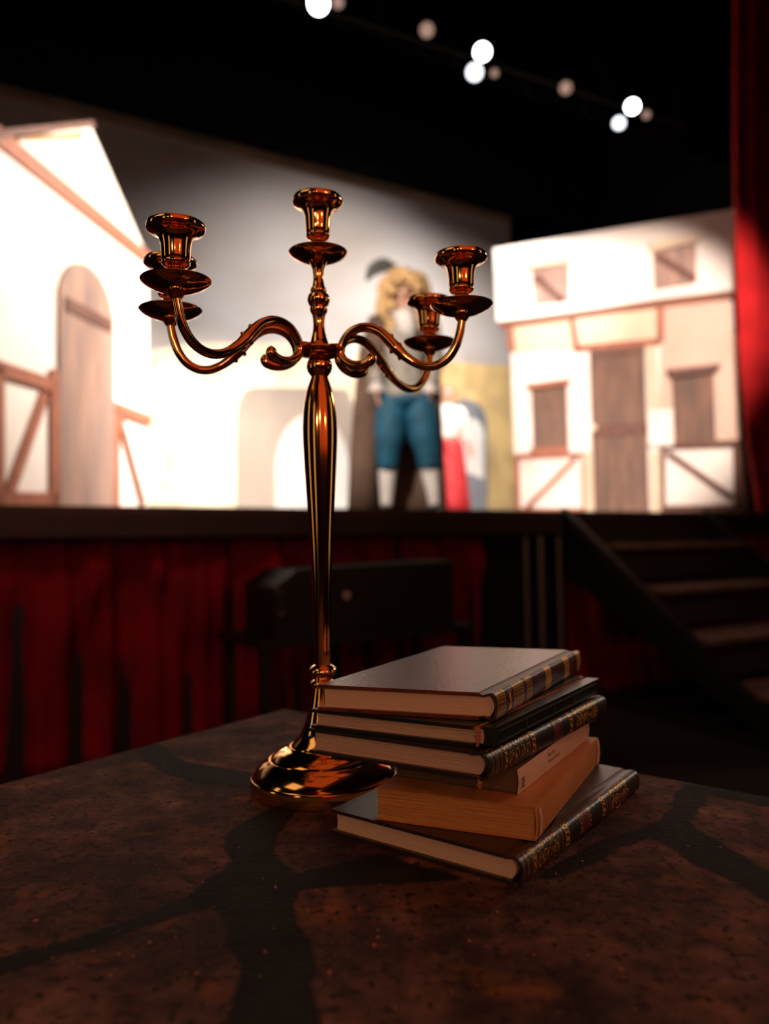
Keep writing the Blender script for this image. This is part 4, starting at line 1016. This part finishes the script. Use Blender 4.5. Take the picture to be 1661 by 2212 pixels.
# E: dark green, torn spine
zE, TE = zD+TD+.0004, .0158
E_ = Book('old_book', 'thin dark green leather book with torn square spine, directly under the maroon one', (1058, 1619), zE, 57, 151.5, .246, .158, TE, .002, G_)
E_.boards(GREENL, y0=.013); E_.block(PG3, y0=.004, round_=.001)
bm = bmesh.new(); box(bm, .004, .244, -.0035, .0085, .0015, TE-.0005); E_.bmadd('spine', bm, GREENL, bevel=.0014, smooth=40)
bm = bmesh.new(); box(bm, .010, .234, -.0042, -.0036, TE*.72, TE*.75); box(bm, .010, .234, -.0042, -.0036, TE*.20, TE*.23)
for x in (.06, .12, .17): box(bm, x, x+.001, -.0042, -.0036, TE*.2, TE*.75)
E_.bmadd('blind_tooling', bm, mat('blind_stamped_line', (.045, .04, .028), .5))
V = [([(v[0], -.0040, v[2]) for v in [(p[0], 0, p[1]) for p in vs_]], fs_) for vs_, fs_ in [(lambda t: ([(x0+.018+a, TE*.34+c_) for a, c_, _ in t[0]], t[1]))(text_geo(s_, .0055)) for x0, s_ in ((.0, 'DICTIO'), (.062, 'LAROU'))]]
bm = bmesh.new(); box(bm, .0, .246, .0088, .0128, TE-.0028, TE-.0008); E_.bmadd('worn_lining', bm, LINING, bevel=.0004, label='exposed orange lining strip')
fray(E_, .0008, .0095, .002, TE-.001, 11, 18, .0011)

# F: maroon top book
zF, TF = zE+TE+.0004, .0212
F_ = Book('old_book', 'maroon grained leather book with gold bands across its spine, on top of the stack', (1066, 1558), zF, 62, 161, .256, .146, TF, .0045, G_)
F_.boards(MAROON, y0=.0115); F_.block(PG1); F_.spine(MAROONSP, hinge=.0125, dip=.0018)
ar = F_.arc(); a0, a1 = ar*.04, ar*.96; out = []
def lattice(bk, x0, x1, step, seed, w_=.00055):
    rnd = random.Random(seed); o_ = [bk.line(x0, a0, a1, .0006), bk.line(x1, a0, a1, .0006)]; n = int((a1-a0)/step); nx = max(3, int((x1-x0)/.0024))
    for j in range(n):
        for i in range(nx):
            x = x0+(x1-x0)*(i+.5)/nx; a = a0+(a1-a0)*(j+.5)/n
            o_.append(bk.blob(x, a+(step*.25 if i % 2 else 0), .0008, step*.42, rot=rnd.uniform(-.35, .35), n=7))
    return o_
for x0, x1, st_, sd_ in ((.0015, .0185, .0021, 1), (.0400, .0640, .0021, 2), (.0740, .0870, .0024, 3)): F_.add('gilt_panel', *merge(*lattice(F_, x0, x1, st_, sd_)), GOLD)
for q in (0, 1): out += [F_.blob(.0300, ar*(.38+.2*q), .0022, .0028, rot=.4), F_.scroll(.0300, ar*(.34+.3*q), .0034, 1, 1.1, .0007), F_.blob(.0320, ar*(.48), .0012, .0020, rot=-.5)]
F_.add('gilt_emblem', *merge(*out), GOLD)
out = []
for x0, x1 in ((.128, .146), (.191, .209), (.238, .252)):
    n = int((x1-x0)/.0012)
    F_.add('gold_band', *merge(*[F_.line(x0+(x1-x0)*(k+.5)/n, a0, a1, .00085) for k in range(n)]), GOLD)
F_.add('gold_line', *F_.line(.222, a0, a1, .0005), GOLD)

# crumbs and flakes on the table
rnd = random.Random(21); V = []
for k in range(70):
    px, py = rnd.uniform(20, 1640), rnd.uniform(1790, 2190); p = on_z(px, py, TZ+.0004); r = rnd.uniform(.0004, .0012)
    q = [(p.x+r*math.cos(a)*rnd.uniform(.6, 1.3), p.y+r*math.sin(a)*rnd.uniform(.6, 1.3), p.z) for a in (0, 1.2, 2.5, 3.9, 5.1)]
    vs = q+[(x, y, z+r*.5) for x, y, z in q]; V.append((vs, [(4, 3, 2, 1, 0), (5, 6, 7, 8, 9)]+[(i, (i+1) % 5, 5+(i+1) % 5, 5+i) for i in range(5)]))
pyd('paper_crumbs', *merge(*V), mat('crumb', (.45, .22, .10), .7), None, label='tiny pale crumbs and paint flakes strewn over the painted table', cat='crumbs', kind='stuff')
p = on_z(1333, 1741, TZ+.0006); bm = bmesh.new(); box(bm, -.006, .006, -.002, .002, 0, .0008)
o = bmo('paper_scrap', bm, mat('orange_scrap', (.5, .22, .07), .7), None, label='small orange leather scrap lying beside the far end of the bottom book', cat='scrap'); o.location = p; o.rotation_euler[2] = R(60)
